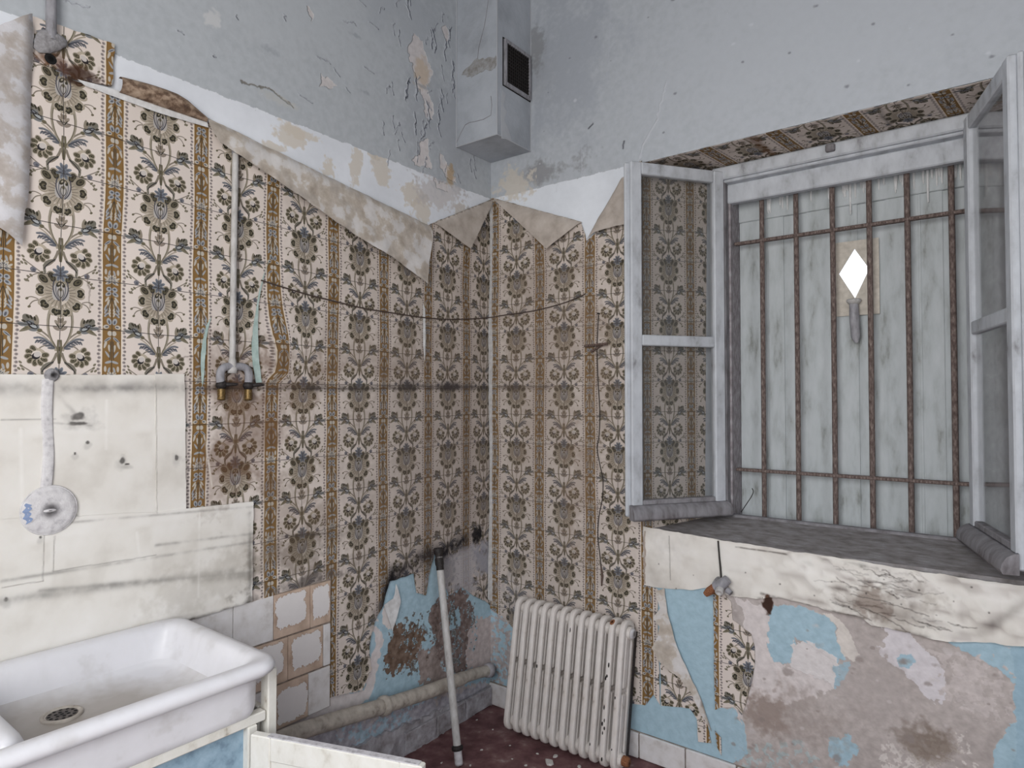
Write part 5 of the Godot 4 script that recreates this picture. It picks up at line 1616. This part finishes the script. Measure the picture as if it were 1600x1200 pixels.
# ------------------------------------------------------------------ sink on its cupboard
func build_sink() -> void:
	var s := thing("sink", Vector3(0.316, 0.66, 2.10))
	tag(s, "large white ceramic kitchen sink with rolled rim", "sink")
	var cx := 0.0
	var hx := 0.286
	var hz := 0.508
	var R := []
	# outer apron from the foot up, rolled rim, then down into the basin
	for q in [[0.052, 0.012, 0.03], [0.045, 0.020, 0.04], [0.040, 0.036, 0.045], [0.038, 0.085, 0.05], [0.036, 0.112, 0.05], [0.026, 0.118, 0.055], [0.010, 0.122, 0.06], [0.002, 0.130, 0.062], [0.0, 0.140, 0.062], [0.003, 0.150, 0.060], [0.012, 0.158, 0.056], [0.026, 0.160, 0.05], [0.042, 0.157, 0.045], [0.052, 0.150, 0.042], [0.058, 0.138, 0.042], [0.070, 0.10, 0.05], [0.0835, 0.0705, 0.06]]:
		R.append(rrect(cx, 0.0, hx - q[0], hz - q[0], q[2], q[1], 6))
	var m := MB.new()
	loft_into(m, R, true, true, false)
	part("basin", m.mesh(), M.porcelain, s)
	m = MB.new()
	var fl := []
	for q in [[0.0825, 0.0725, 0.06], [0.0905, 0.0625, 0.06], [0.0985, 0.0562, 0.06], [0.1195, 0.0505, 0.06], [0.16, 0.047, 0.06], [0.27, 0.044, 0.01]]: fl.append(rrect(cx, 0.0, hx - q[0], hz - q[0], q[2], q[1], 6))
	loft_into(m, fl, true, false, true, Vector3.UP)
	for p in m.v: m.uv.append(Vector2((p.x + 0.3) / 0.6, 1.0 - (p.z + 0.55) / 1.1))
	var bc := Canvas.new(Vector2(-0.3, -0.55), Vector2(0.3, 0.55), 300.0, noises, Color8(222, 222, 226))
	bc.stain(Vector2(0.02, 0.0), Vector2(0.265, 0.47), Color8(170, 164, 158), 0.95, 0.12, 1.6)
	bc.stain(Vector2(0.06, -0.20), Vector2(0.12, 0.2), Color8(150, 143, 136), 0.4, 0.3, 1.0)
	bc.stain(Vector2(-0.03, -0.10), Vector2(0.08, 0.10), Color8(138, 130, 122), 0.45, 0.3, 1.0)
	var bm := StandardMaterial3D.new()
	bm.resource_name = "stained_basin"
	bm.albedo_texture = bc.color_tex()
	bm.roughness = 0.4
	part("basin_floor", m.mesh(), bm, s, Transform3D.IDENTITY, "grey dirty basin floor")
	# the rounded end of the drainer divider
	m = MB.new()
	var dz := 0.012
	var rings := []
	for i in 9:
		var a := PI * i / 8
		rings.append([])
	rings = []
	for q in [[-0.2, 1.0], [0.15, 1.0], [0.185, 0.92], [0.20, 0.7], [0.207, 0.35], [0.209, 0.05]]:
		var ring := []
		for k in 13:
			var a := PI * k / 12
			ring.append(Vector3(q[0], 0.05 + 0.105 * (sin(a) ** 0.6) * lerpf(0.75, 1.0, q[1]), dz + 0.055 + cos(a) * 0.045 * q[1]))
		rings.append(ring)
	loft_into(m, rings, false)
	part("divider", m.mesh(), M.porcelain, s)
	# drain
	var dc := on_y(97, 1117, 0.707) - s.position
	part("drain_ring", lathe([Vector2(0.037, 0.0), Vector2(0.039, 0.003), Vector2(0.043, 0.004), Vector2(0.046, 0.001), Vector2(0.046, -0.004)], at(dc + Vector3(0, 0.001, 0)), 28), M.old_lead, s)
	part("strainer", lathe([Vector2(0.0, 0.0022), Vector2(0.020, 0.002), Vector2(0.034, 0.0012), Vector2(0.0375, -0.001)], at(dc), 28), M.drain_metal, s)
	m = MB.new()
	for k in 19:
		var rr2: float = 0.0 if k == 0 else (0.014 if k < 7 else 0.028)
		var a := 0.0 if k == 0 else (TAU * k / 6 if k < 7 else TAU * k / 12 + 0.2)
		lathe_into(m, [Vector2(0.0, 0.0004), Vector2(0.0042, 0.0)], at(dc + Vector3(cos(a) * rr2, 0.0024, sin(a) * rr2)), 10)
	part("strainer_holes", m.mesh(), M.void, s)
	# cupboard
	var c := thing("sink_cupboard", Vector3(0.0, FLOOR, 2.10))
	tag(c, "white wooden cupboard under the sink with its door open", "cupboard")
	var top := 0.672 - FLOOR
	part("side_panel", box(Vector3(0.26, (top - 0.002) / 2, -0.497), Vector3(0.50, top - 0.002, 0.018), 0.003), M.white_paint, c)
	part("corner_post", box(Vector3(0.534, 0.413, -0.5045), Vector3(0.038, 0.826, 0.027), 0.003), M.white_paint, c)
	part("top_rail", box(Vector3(0.534, top - 0.013, 0.012), Vector3(0.030, 0.026, 1.0), 0.003), M.white_paint, c)
	part("stile", box(Vector3(0.538, (top - 0.026) / 2, -0.449), Vector3(0.028, top - 0.026, 0.027), 0.003), M.white_paint, c)
	part("inner_panel", box(Vector3(0.522, (top - 0.026) / 2, 0.03), Vector3(0.012, top - 0.026, 0.94), 0.001), M.blue_paint, c, Transform3D.IDENTITY, "pale blue panel")
	part("far_side_panel", box(Vector3(0.26, (top - 0.002) / 2, 0.49), Vector3(0.50, top - 0.002, 0.018), 0.003), M.white_paint, c)
	var d := Node3D.new()
	d.name = "door"
	c.add_child(d)
	var hp := Vector3(0.570, 0.02, 1.662) - Vector3(0, 0, 2.10)
	var fp := Vector3(1.026, 0.02, 1.498) - Vector3(0, 0, 2.10)
	var dx := (fp - hp).normalized()
	d.transform = Transform3D(Basis(dx, Vector3.UP, dx.cross(Vector3.UP)), hp)
	var L := hp.distance_to(fp)
	part("stile", box(Vector3(0.03, 0.335, 0), Vector3(0.06, 0.67, 0.024), 0.003), M.white_paint, d)
	part("stile", box(Vector3(L - 0.03, 0.335, 0), Vector3(0.06, 0.67, 0.024), 0.003), M.white_paint, d)
	part("rail", box(Vector3(L / 2, 0.64, 0), Vector3(L - 0.12, 0.06, 0.023), 0.003), M.white_paint, d)
	part("rail", box(Vector3(L / 2, 0.03, 0), Vector3(L - 0.12, 0.06, 0.023), 0.003), M.white_paint, d)
	part("panel", box(Vector3(L / 2, 0.335, 0), Vector3(L - 0.12, 0.55, 0.012), 0.001), M.white_paint, d)
	part("worn_edge", box(Vector3(L / 2 + 0.02, 0.6705, 0.0), Vector3(L - 0.06, 0.003, 0.020), 0.001), M.dirty_white, d)

# ------------------------------------------------------------------ radiator leaning on the window wall
func build_radiator() -> void:
	var r := thing("radiator", Vector3(0.243, FLOOR + 0.008, 0.180))
	r.rotation.x = -0.17
	tag(r, "cast iron column radiator, chipped white, leaning against the wallpaper", "radiator")
	var H := 0.612
	var path := []
	var hd := 0.052
	for q in [[-1, 1], [-1, -1], [1, -1], [1, 1]]: pass
	# stadium loop in (z, y), anticlockwise
	var rr := 0.045
	for cnr in [[hd - rr, 0.012 + rr, -PI / 2], [hd - rr, H - rr - 0.004, 0.0], [-hd + rr, H - rr - 0.004, PI / 2], [-hd + rr, 0.012 + rr, PI]]:
		for k in 6:
			var a: float = cnr[2] + PI / 2 * k / 5
			path.append(Vector2(cnr[0] + cos(a) * rr, cnr[1] + sin(a) * rr))
	var loop := MB.new()
	var rings := []
	for i in path.size() + 1:
		var p: Vector2 = path[i % path.size()]
		var t: Vector2 = (path[(i + 1) % path.size()] - path[(i - 1 + path.size()) % path.size()]).normalized()
		var n := Vector2(t.y, -t.x)
		var ring := []
		for k in 12:
			var a := TAU * k / 12
			var ex := signf(cos(a)) * pow(absf(cos(a)), 0.55) * 0.0128
			var en := signf(sin(a)) * pow(absf(sin(a)), 0.55) * 0.0125
			ring.append(Vector3(ex, p.y + n.y * (en - 0.012), p.x + n.x * (en - 0.012)))
		rings.append(ring)
	loft_into(loop, rings, true)
	# the middle column, broken by the gap half-way up
	for y in [[0.04, 0.312], [0.330, H - 0.035]]:
		box_between(loop, Vector3(-0.0125, y[0], -0.012), Vector3(0.0125, y[1], 0.026), 0.007)
	var ym := 0.32
	box_into(loop, Vector3(0, ym, 0.0), Vector3(0.010, 0.018, 0.07), 0.003)
	for y in [0.055, H - 0.055]:
		tube_into(loop, [Vector3(-0.0255, y, 0), Vector3(0.0255, y, 0)], 0.027, 16)
	var sec := loop.mesh()
	for k in 12: part("section", sec, M.radiator_paint, r, at(Vector3(0.0255 + 0.0503 * k, 0, 0)))
	part("end_plug", lathe([Vector2(0.0, 0.012), Vector2(0.018, 0.010), Vector2(0.021, 0.004), Vector2(0.021, 0.0)], Transform3D(frame_to(Vector3.RIGHT), Vector3(0.604, H - 0.055, 0)), 12), M.dirty_white, r)
	part("end_plug", lathe([Vector2(0.0, 0.03), Vector2(0.016, 0.028), Vector2(0.021, 0.018), Vector2(0.021, 0.0)], Transform3D(frame_to(Vector3.RIGHT), Vector3(0.604, 0.055, 0)), 12), M.rust_spot, r)
	# bare iron where the paint has gone
	part("rust_patch", lathe([Vector2(0.0, 0.0015), Vector2(0.008, 0.0012), Vector2(0.013, 0.0)], Transform3D(Basis(Vector3.RIGHT, 0.9).scaled(Vector3(0.8, 1, 1.5)), Vector3(0.0255 + 0.0503 * 10, H - 0.019, 0.042)), 10), M.rust_spot, r)
	var rng := RandomNumberGenerator.new()
	rng.seed = 6
	for q in [[10, 0.42], [10, 0.375], [10, 0.365], [10, 0.25], [10, 0.20], [10, 0.185], [10, 0.17], [10, 0.15], [11, 0.3], [11, 0.1], [9, 0.09], [10, 0.05], [3, 0.33], [6, 0.52]]:
		part("paint_chip", lathe([Vector2(0.0, 0.0008), Vector2(0.0030, 0.0006), Vector2(0.0042, 0.0)], Transform3D(Basis(Vector3.RIGHT, PI / 2).scaled(Vector3(rng.randf_range(0.6, 1.0), rng.randf_range(1.0, 2.6), 1.0)), Vector3(0.0255 + 0.0503 * q[0] + rng.randf_range(-0.006, 0.006), q[1], 0.0522)), 8), M.black_iron, r)
	part("bare_iron_side", box(Vector3(0.6045, H / 2, -0.034), Vector3(0.004, H - 0.10, 0.022), 0.002), M.black_iron, r)

# ------------------------------------------------------------------ pipes, cables, fixtures
func lx(pts: Array, off: float) -> Array:
	var o := []
	for i in range(0, pts.size(), 2): o.append(on_x(pts[i], pts[i + 1], off))
	return o

func rz(pts: Array, off: float) -> Array:
	var o := []
	for i in range(0, pts.size(), 2): o.append(on_z(pts[i], pts[i + 1], off))
	return o

func rel(a: Array, b: Vector3) -> Array:
	var o := []
	for p in a: o.append(p - b)
	return o

func build_fittings() -> void:
	# water pipe with its pair of taps
	var off := 0.022
	var base := on_x(363, 575, off)
	var t := thing("tap_pipe", base)
	tag(t, "thin painted pipe down the wallpaper ending in two black taps", "pipe")
	part("riser", tube(rel(smooth_path(lx([368, 240, 367, 300, 365, 420, 363, 570], off), 4), base), 0.0105, 12), M.pipe_paint, t)
	part("wall_elbow", tube(rel(smooth_path([on_x(368, 232, 0.0), on_x(368, 232, 0.012), on_x(368, 242, off)], 4), base), [0.013, 0.013, 0.013, 0.013, 0.013, 0.013, 0.012, 0.012, 0.0115], 12), M.grey_pipe, t)
	var yoke := lx([345, 600, 344, 586, 347, 577, 354, 573, 363, 573, 378, 573, 386, 577, 389, 586, 388, 600], off)
	part("yoke", tube(rel(smooth_path(yoke, 3), base), 0.0135, 12), M.grey_pipe, t)
	part("tee", lathe([Vector2(0.0, -0.016), Vector2(0.016, -0.016), Vector2(0.0165, 0.0), Vector2(0.014, 0.006), Vector2(0.0125, 0.03), Vector2(0.0105, 0.034)], at(Vector3(0, -0.002, 0)), 14), M.pipe_paint, t)
	for q in [[346, 601, 1.0], [388, 602, -1.0]]:
		var p := on_x(q[0], q[1], off) - base
		part("tap_body", lathe([Vector2(0.0, 0.014), Vector2(0.011, 0.013), Vector2(0.0175, 0.005), Vector2(0.0185, -0.004), Vector2(0.013, -0.014), Vector2(0.0, -0.018)], at(p), 16), M.black_iron, t)
		part("tap_lever", tube([p + Vector3(0.010, 0.0, -0.012), p + Vector3(0.018, 0.001, -0.022), p + Vector3(0.020, 0.002, -0.046)], [0.007, 0.006, 0.0045], 8), M.black_iron, t)
		var prof := []
		for k in 7:
			prof.append(Vector2(0.0118 if k % 2 == 0 else 0.0135, -0.014 - 0.0065 * k))
		prof.append(Vector2(0.0, -0.054))
		part("hose_spout", lathe(prof, at(p), 14), M.brass, t)
	# electric conduit at the top with its wrapped end
	base = on_x(80, 62, 0.02)
	t = thing("conduit", base)
	tag(t, "grey conduit coming down the upper wall to a wrapped end", "conduit")
	part("conduit_tube", tube(rel([on_x(80, -160, 0.02), on_x(80, 0, 0.02), on_x(80, 62, 0.02)], base), 0.0135, 12), M.grey_pipe, t)
	var m := MB.new()
	var rings := []
	var nz := FastNoiseLite.new()
	nz.seed = 9
	nz.frequency = 30.0
	for i in 10:
		var q := i / 9.0
		var c := on_x(83 - 22 * q * q, 50 + 32 * q, 0.014)
		var rad := (0.015 + 0.022 * sin(PI * pow(q, 0.7))) * (0.15 if i == 0 or i == 9 else 1.0)
		var ring := []
		for k in 16:
			var a := -TAU * k / 16
			var w := 1.0 + 0.25 * nz.get_noise_3d(cos(a), q * 2.0, sin(a))
			ring.append(c - base + Vector3(sin(a) * 0.5 * rad * w, 0, cos(a) * rad * w))
		rings.append(ring)
	loft_into(m, rings, true, true, true)
	part("wrapped_end", m.mesh(), M.cloth_wrap, t)
	part("cable_hole", lathe([Vector2(0.0, 0.003), Vector2(0.012, 0.0025), Vector2(0.015, 0.0)], Transform3D(Basis(Vector3(0, 0, 1), -PI / 2).scaled(Vector3(1, 1, 1)), on_x(79, 92, 0.009) - base), 14), M.void, t)
	# papered-over box with its cable duct
	base = on_x(77, 797, 0.022)
	t = thing("wall_box", base)
	tag(t, "round box papered over on the cream wall below a narrow duct", "electrical box")
	var prof2 := [Vector2(0.0, 0.011), Vector2(0.03, 0.0105), Vector2(0.052, 0.009), Vector2(0.062, 0.006), Vector2(0.0665, 0.001), Vector2(0.067, -0.006)]
	part("box_cover", lathe(prof2, Transform3D(Basis(Vector3(0, 0, 1), -PI / 2), Vector3.ZERO), 30), M.box_paper, t)
	part("cover_rim", tube_ring(0.066, 0.003, Vector3(0.0, 0, 0)), M.box_paper, t)
	part("blue_mark", sheet_disc(0.047, 0.061, PI * 0.86, PI * 1.16, base), M.ink_blue, t, Transform3D.IDENTITY, "blue painted arc at the edge of the cover")
	m = MB.new()
	var A := on_x(75, 592, 0.016) - base
	var Bq := on_x(73, 762, 0.016) - base
	var pr := []
	for q in 11:
		var k := q / 10.0
		var c := A.lerp(Bq, k) + Vector3(0.002 * sin(k * 9.0), 0, 0.003 * sin(k * 7.0))
		var ring := []
		for j in [[-0.014, -0.006], [-0.014, 0.003], [-0.009, 0.008], [0.009, 0.008], [0.014, 0.003], [0.014, -0.006]]: ring.append(c + Vector3(j[1], 0, -j[0]))
		pr.append(ring)
	loft_into(m, pr, true, true, true)
	part("cable_duct", m.mesh(), M.box_paper, t)
	part("duct_cap", lathe([Vector2(0.0, 0.012), Vector2(0.012, 0.010), Vector2(0.017, 0.004), Vector2(0.019, 0.0)], Transform3D(Basis(Vector3(0, 0, 1), -PI / 2), on_x(81, 586, 0.018) - base), 14), M.cloth_wrap, t)
	part("knob", lathe([Vector2(0.0, 0.005), Vector2(0.004, 0.0045), Vector2(0.007, 0.002), Vector2(0.010, 0.0)], Transform3D(Basis(Vector3(0, 0, 1), -PI / 2).scaled(Vector3(1, 0.5, 1.6)), Vector3(0.0105, 0.0, 0.002)), 10), M.box_paper, t)
	# lead waste pipe along the foot of the wall
	var pp := [Vector3(0.05, 0.288, 1.30), on_x(450, 1150, 0.055), on_x(490, 1136, 0.055), on_x(545, 1119, 0.055), on_x(600, 1103, 0.055), on_x(650, 1087, 0.052), on_x(690, 1073, 0.05), on_x(735, 1055, 0.046), on_x(765, 1047, 0.045)]
	base = pp[4]
	t = thing("waste_pipe", base)
	tag(t, "old lead waste pipe running along the foot of the wall", "pipe")
	var sp := smooth_path(pp, 6)
	var rad2 := []
	for i in sp.size(): rad2.append(0.031 * (1.0 + 0.06 * nz.get_noise_1d(i * 0.02)) * (1.0 if i < sp.size() - 8 else 0.85))
	part("lead_pipe", tube(rel(sp, base), rad2, 16), M.old_lead, t)
	part("joint", lathe([Vector2(0.033, -0.016), Vector2(0.040, -0.012), Vector2(0.041, 0.0), Vector2(0.040, 0.012), Vector2(0.033, 0.016)], Transform3D(frame_to(pp[4] - pp[5]), Vector3.ZERO), 16), M.old_lead, t)
	part("broken_end", lathe([Vector2(0.0, 0.012), Vector2(0.02, 0.014), Vector2(0.036, 0.004), Vector2(0.034, -0.02), Vector2(0.026, -0.028)], Transform3D(frame_to(pp[8] - pp[7]), pp[8] - base), 12), M.rubble_plaster, t)
	# the pole that leans in the corner
	var top := Vector3(0.040, 0.82, 0.43)
	var bot := Vector3(0.265, FLOOR + 0.006, 0.533)
	t = thing("pole", bot)
	tag(t, "white metal pole leaning against the wall by the corner", "pole")
	var ax := (top - bot)
	var bs := frame_to(ax)
	var len := ax.length()
	part("shaft", tube([ax * 0.04, ax * 0.955], 0.0165, 14), M.pipe_paint, t)
	part("dark_top", lathe([Vector2(0.0, len), Vector2(0.018, len), Vector2(0.022, len - 0.006), Vector2(0.022, len - 0.024), Vector2(0.017, len - 0.030), Vector2(0.0165, len - 0.045), Vector2(0.020, len - 0.05), Vector2(0.020, len - 0.075), Vector2(0.0175, len - 0.08), Vector2(0.0175, len - 0.10)], Transform3D(bs, Vector3.ZERO), 16), M.black_iron, t)
	part("ring", lathe([Vector2(0.017, 0.055), Vector2(0.0235, 0.058), Vector2(0.025, 0.066), Vector2(0.0235, 0.074), Vector2(0.017, 0.077)], Transform3D(bs, Vector3.ZERO), 16), M.black_iron, t)
	part("flaking_foot", lathe([Vector2(0.0, 0.0), Vector2(0.016, 0.0), Vector2(0.0175, 0.01), Vector2(0.0172, 0.05), Vector2(0.0168, 0.056)], Transform3D(bs, Vector3.ZERO), 14), M.dirty_white, t)
	# wall valve under the sill with its cable
	base = on_z(1128, 915, 0.0)
	t = thing("wall_valve", base)
	tag(t, "corroded pipe stub with a rusty cap under the window sill", "valve")
	part("stub", tube([Vector3(0, 0.012, 0.0), Vector3(0, 0.010, 0.045)], [0.030, 0.024], 14), M.cloth_wrap, t)
	part("body", tube(rel([on_z(1137, 905, 0.05), on_z(1128, 913, 0.052), on_z(1116, 917, 0.054)], base), [0.018, 0.022, 0.017], 14), M.grey_pipe, t)
	part("rusty_cap", tube(rel([on_z(1117, 917, 0.054), on_z(1108, 924, 0.056), on_z(1102, 929, 0.058)], base), [0.0155, 0.0165, 0.011], 12), M.rust_spot, t)
	part("outlet", lathe([Vector2(0.010, 0.0), Vector2(0.015, 0.004), Vector2(0.016, 0.03), Vector2(0.011, 0.034), Vector2(0.008, 0.026)], Transform3D(frame_to(Vector3(0.1, -0.5, 1.0)), on_z(1126, 918, 0.056) - base), 14), M.pipe_paint, t)
	part("side_nut", lathe([Vector2(0.0, 0.02), Vector2(0.011, 0.02), Vector2(0.013, 0.0)], Transform3D(frame_to(Vector3(1, -0.5, 0.3)), on_z(1136, 922, 0.045) - base), 8), M.grey_pipe, t)
	base = on_z(1127, 904, 0.02)
	t = thing("valve_cable", base)
	tag(t, "short dark cable running down from the sill to the valve", "cable")
	part("cable", tube(rel(smooth_path([on_z(1122, 845, 0.016), on_z(1124, 870, 0.018), on_z(1126, 888, 0.018), on_z(1127, 904, 0.02)], 4), base), 0.0035, 8), M.wire_black, t)
	# sagging cable round the corner
	var cp := lx([408, 438, 440, 448, 480, 460, 520, 470, 570, 482, 620, 490, 660, 496, 700, 499, 740, 498], 0.014)
	cp.append(Vector3(0.02, on_x(762, 496, 0.0).y, 0.02))
	cp.append_array(rz([790, 492, 820, 488, 850, 482, 885, 472, 915, 459], 0.014))
	base = cp[6]
	t = thing("sagging_cable", base)
	tag(t, "thin brown cable sagging across the wallpaper round the corner", "cable")
	part("cable", tube(rel(smooth_path(cp, 4), base), 0.0028, 6), M.wire_brown, t)
	# bracket and hanging wire by the window
	base = on_z(930, 541, 0.0)
	t = thing("iron_bracket", base)
	tag(t, "small rusty iron bracket fixed into wallpaper beside the casement", "bracket")
	part("arm", box(Vector3.ZERO, Vector3(0.12, 0.011, 0.012), 0.002), M.rusty_iron, t, Transform3D(Basis(Vector3(0, 0, 1), 0.04), Vector3(0.02, 0.003, 0.03)))
	part("brace", box(Vector3.ZERO, Vector3(0.07, 0.010, 0.008), 0.002), M.rusty_iron, t, Transform3D(Basis(Vector3(0, 0, 1), 0.45), Vector3(0.02, -0.012, 0.022)))
	part("fixing", tube([Vector3(0.0, 0.0, 0.0), Vector3(0.0, 0.002, 0.03)], 0.005, 8), M.rusty_iron, t)
	base = on_z(936, 492, 0.012)
	t = thing("hanging_wire", base)
	tag(t, "thin black wire dangling from a nail beside the casement", "wire")
	part("wire", tube(rel(smooth_path(rz([935, 492, 933, 540, 934, 590, 937, 640, 936, 680, 933, 700, 937, 725, 942, 750, 941, 780, 936, 805, 934, 835, 937, 865, 940, 890], 0.014), 4), base), 0.0019, 6), M.wire_black, t)
	part("nail", tube([Vector3(-0.002, 0.006, -0.012), Vector3(-0.002, 0.006, 0.010)], 0.004, 8), M.black_iron, t)
	part("wire_end", tube(rel(rz([939, 884, 941, 900, 940, 915], 0.014), base), [0.003, 0.006, 0.003], 8), M.rusty_iron, t)
	# ventilation grille on the flue
	t = thing("air_vent", Vector3(0.256, 3.098, 0.116))
	tag(t, "small black ventilation grille in a frame on the flue", "vent")
	part("opening", box(Vector3(0.003, 0, 0), Vector3(0.006, 0.19, 0.17), 0.001), M.void, t)
	m = MB.new()
	for b in [[0.098, 0.0, 0.02, 0.21], [-0.098, 0.0, 0.02, 0.21], [0.0, 0.094, 0.19, 0.02], [0.0, -0.094, 0.19, 0.02]]:
		pass
	for e in [[0, 0.103, 0.206, 0.018], [0, -0.103, 0.206, 0.018], [0.096, 0, 0.016, 0.19], [-0.096, 0, 0.016, 0.19]]:
		box_into(m, Vector3(0.007, e[1], e[0]), Vector3(0.012, e[3], e[2]), 0.002)
	part("vent_frame", m.mesh(), M.grey_pipe, t)
	m = MB.new()
	for k in 12: box_into(m, Vector3(0.009, -0.088 + 0.016 * k, 0), Vector3(0.003, 0.0028, 0.176), 0.0)
	for k in 11: box_into(m, Vector3(0.0095, 0, -0.08 + 0.016 * k), Vector3(0.003, 0.19, 0.0028), 0.0)
	part("mesh_grille", m.mesh(), M.black_iron, t)
	m = MB.new()
	for e in [[0, 0.114, 0.222, 0.004], [0, -0.114, 0.222, 0.004], [0.109, 0, 0.004, 0.228], [-0.109, 0, 0.004, 0.228]]:
		box_into(m, Vector3(0.001, e[1], e[0]), Vector3(0.003, e[3], e[2]), 0.0)
	part("dark_joint", m.mesh(), M.black_seam, t)

func tube_ring(r: float, t: float, c: Vector3) -> ArrayMesh:
	var pts := []
	for k in 33:
		var a := TAU * k / 32
		pts.append(c + Vector3(0, sin(a) * r, cos(a) * r))
	return tube(pts, t, 6)

func sheet_disc(r0: float, r1: float, a0: float, a1: float, _b: Vector3) -> ArrayMesh:
	# a thin arc lying on the box cover; angle 0 looks along -z (to the right), pi to the left
	var m := MB.new()
	for k in 10:
		var q := [a0 + (a1 - a0) * k / 10.0, a0 + (a1 - a0) * (k + 1) / 10.0]
		var P := []
		for c in [[r0, q[0]], [r1, q[0]], [r1, q[1]], [r0, q[1]]]:
			var jag: float = 0.004 * sin(c[1] * 21.0)
			P.append(Vector3(0.0118 - 0.0055 * pow((c[0] - 0.03) / 0.035, 2.0), sin(c[1]) * (c[0] + jag), -cos(c[1]) * (c[0] + jag)))
		m.quad(P[0], P[1], P[2], P[3], Vector3.RIGHT)
	return m.mesh()

# ------------------------------------------------------------------ flakes of plaster on the floor
func build_debris() -> void:
	var rng := RandomNumberGenerator.new()
	rng.seed = 15
	for q in [[858, 1192, 0.03], [868, 1182, 0.016], [840, 1178, 0.010], [797, 1165, 0.006], [800, 1186, 0.006], [752, 1172, 0.009], [735, 1196, 0.008], [690, 1192, 0.007], [770, 1140, 0.006], [790, 1118, 0.007], [905, 1198, 0.012], [745, 1125, 0.007], [822, 1196, 0.009]]:
		var p := on_y(q[0], q[1], FLOOR)
		var m := MB.new()
		var n := 7
		var top := []
		var bot := []
		for k in n:
			var a := -TAU * k / n
			var r: float = q[2] * rng.randf_range(0.6, 1.1)
			bot.append(Vector3(cos(a) * r, 0.0, sin(a) * r * 0.7))
			top.append(Vector3(cos(a) * r * 0.85, q[2] * 0.22 + 0.001 * rng.randf(), sin(a) * r * 0.6))
		loft_into(m, [bot, top], true, true, true)
		var t := part("plaster_flake", m.mesh(), M.plaster_chip, self, at(p, Basis(Vector3.UP, rng.randf() * TAU)))
		if q[2] > 0.025: tag(t, "largest pale flake of plaster on the floor in front of the radiator", "debris", "plaster flakes on the floor")
		else: tag(t, "tiny pale speck of plaster lying on the dark red floor", "debris", "plaster specks on the floor")
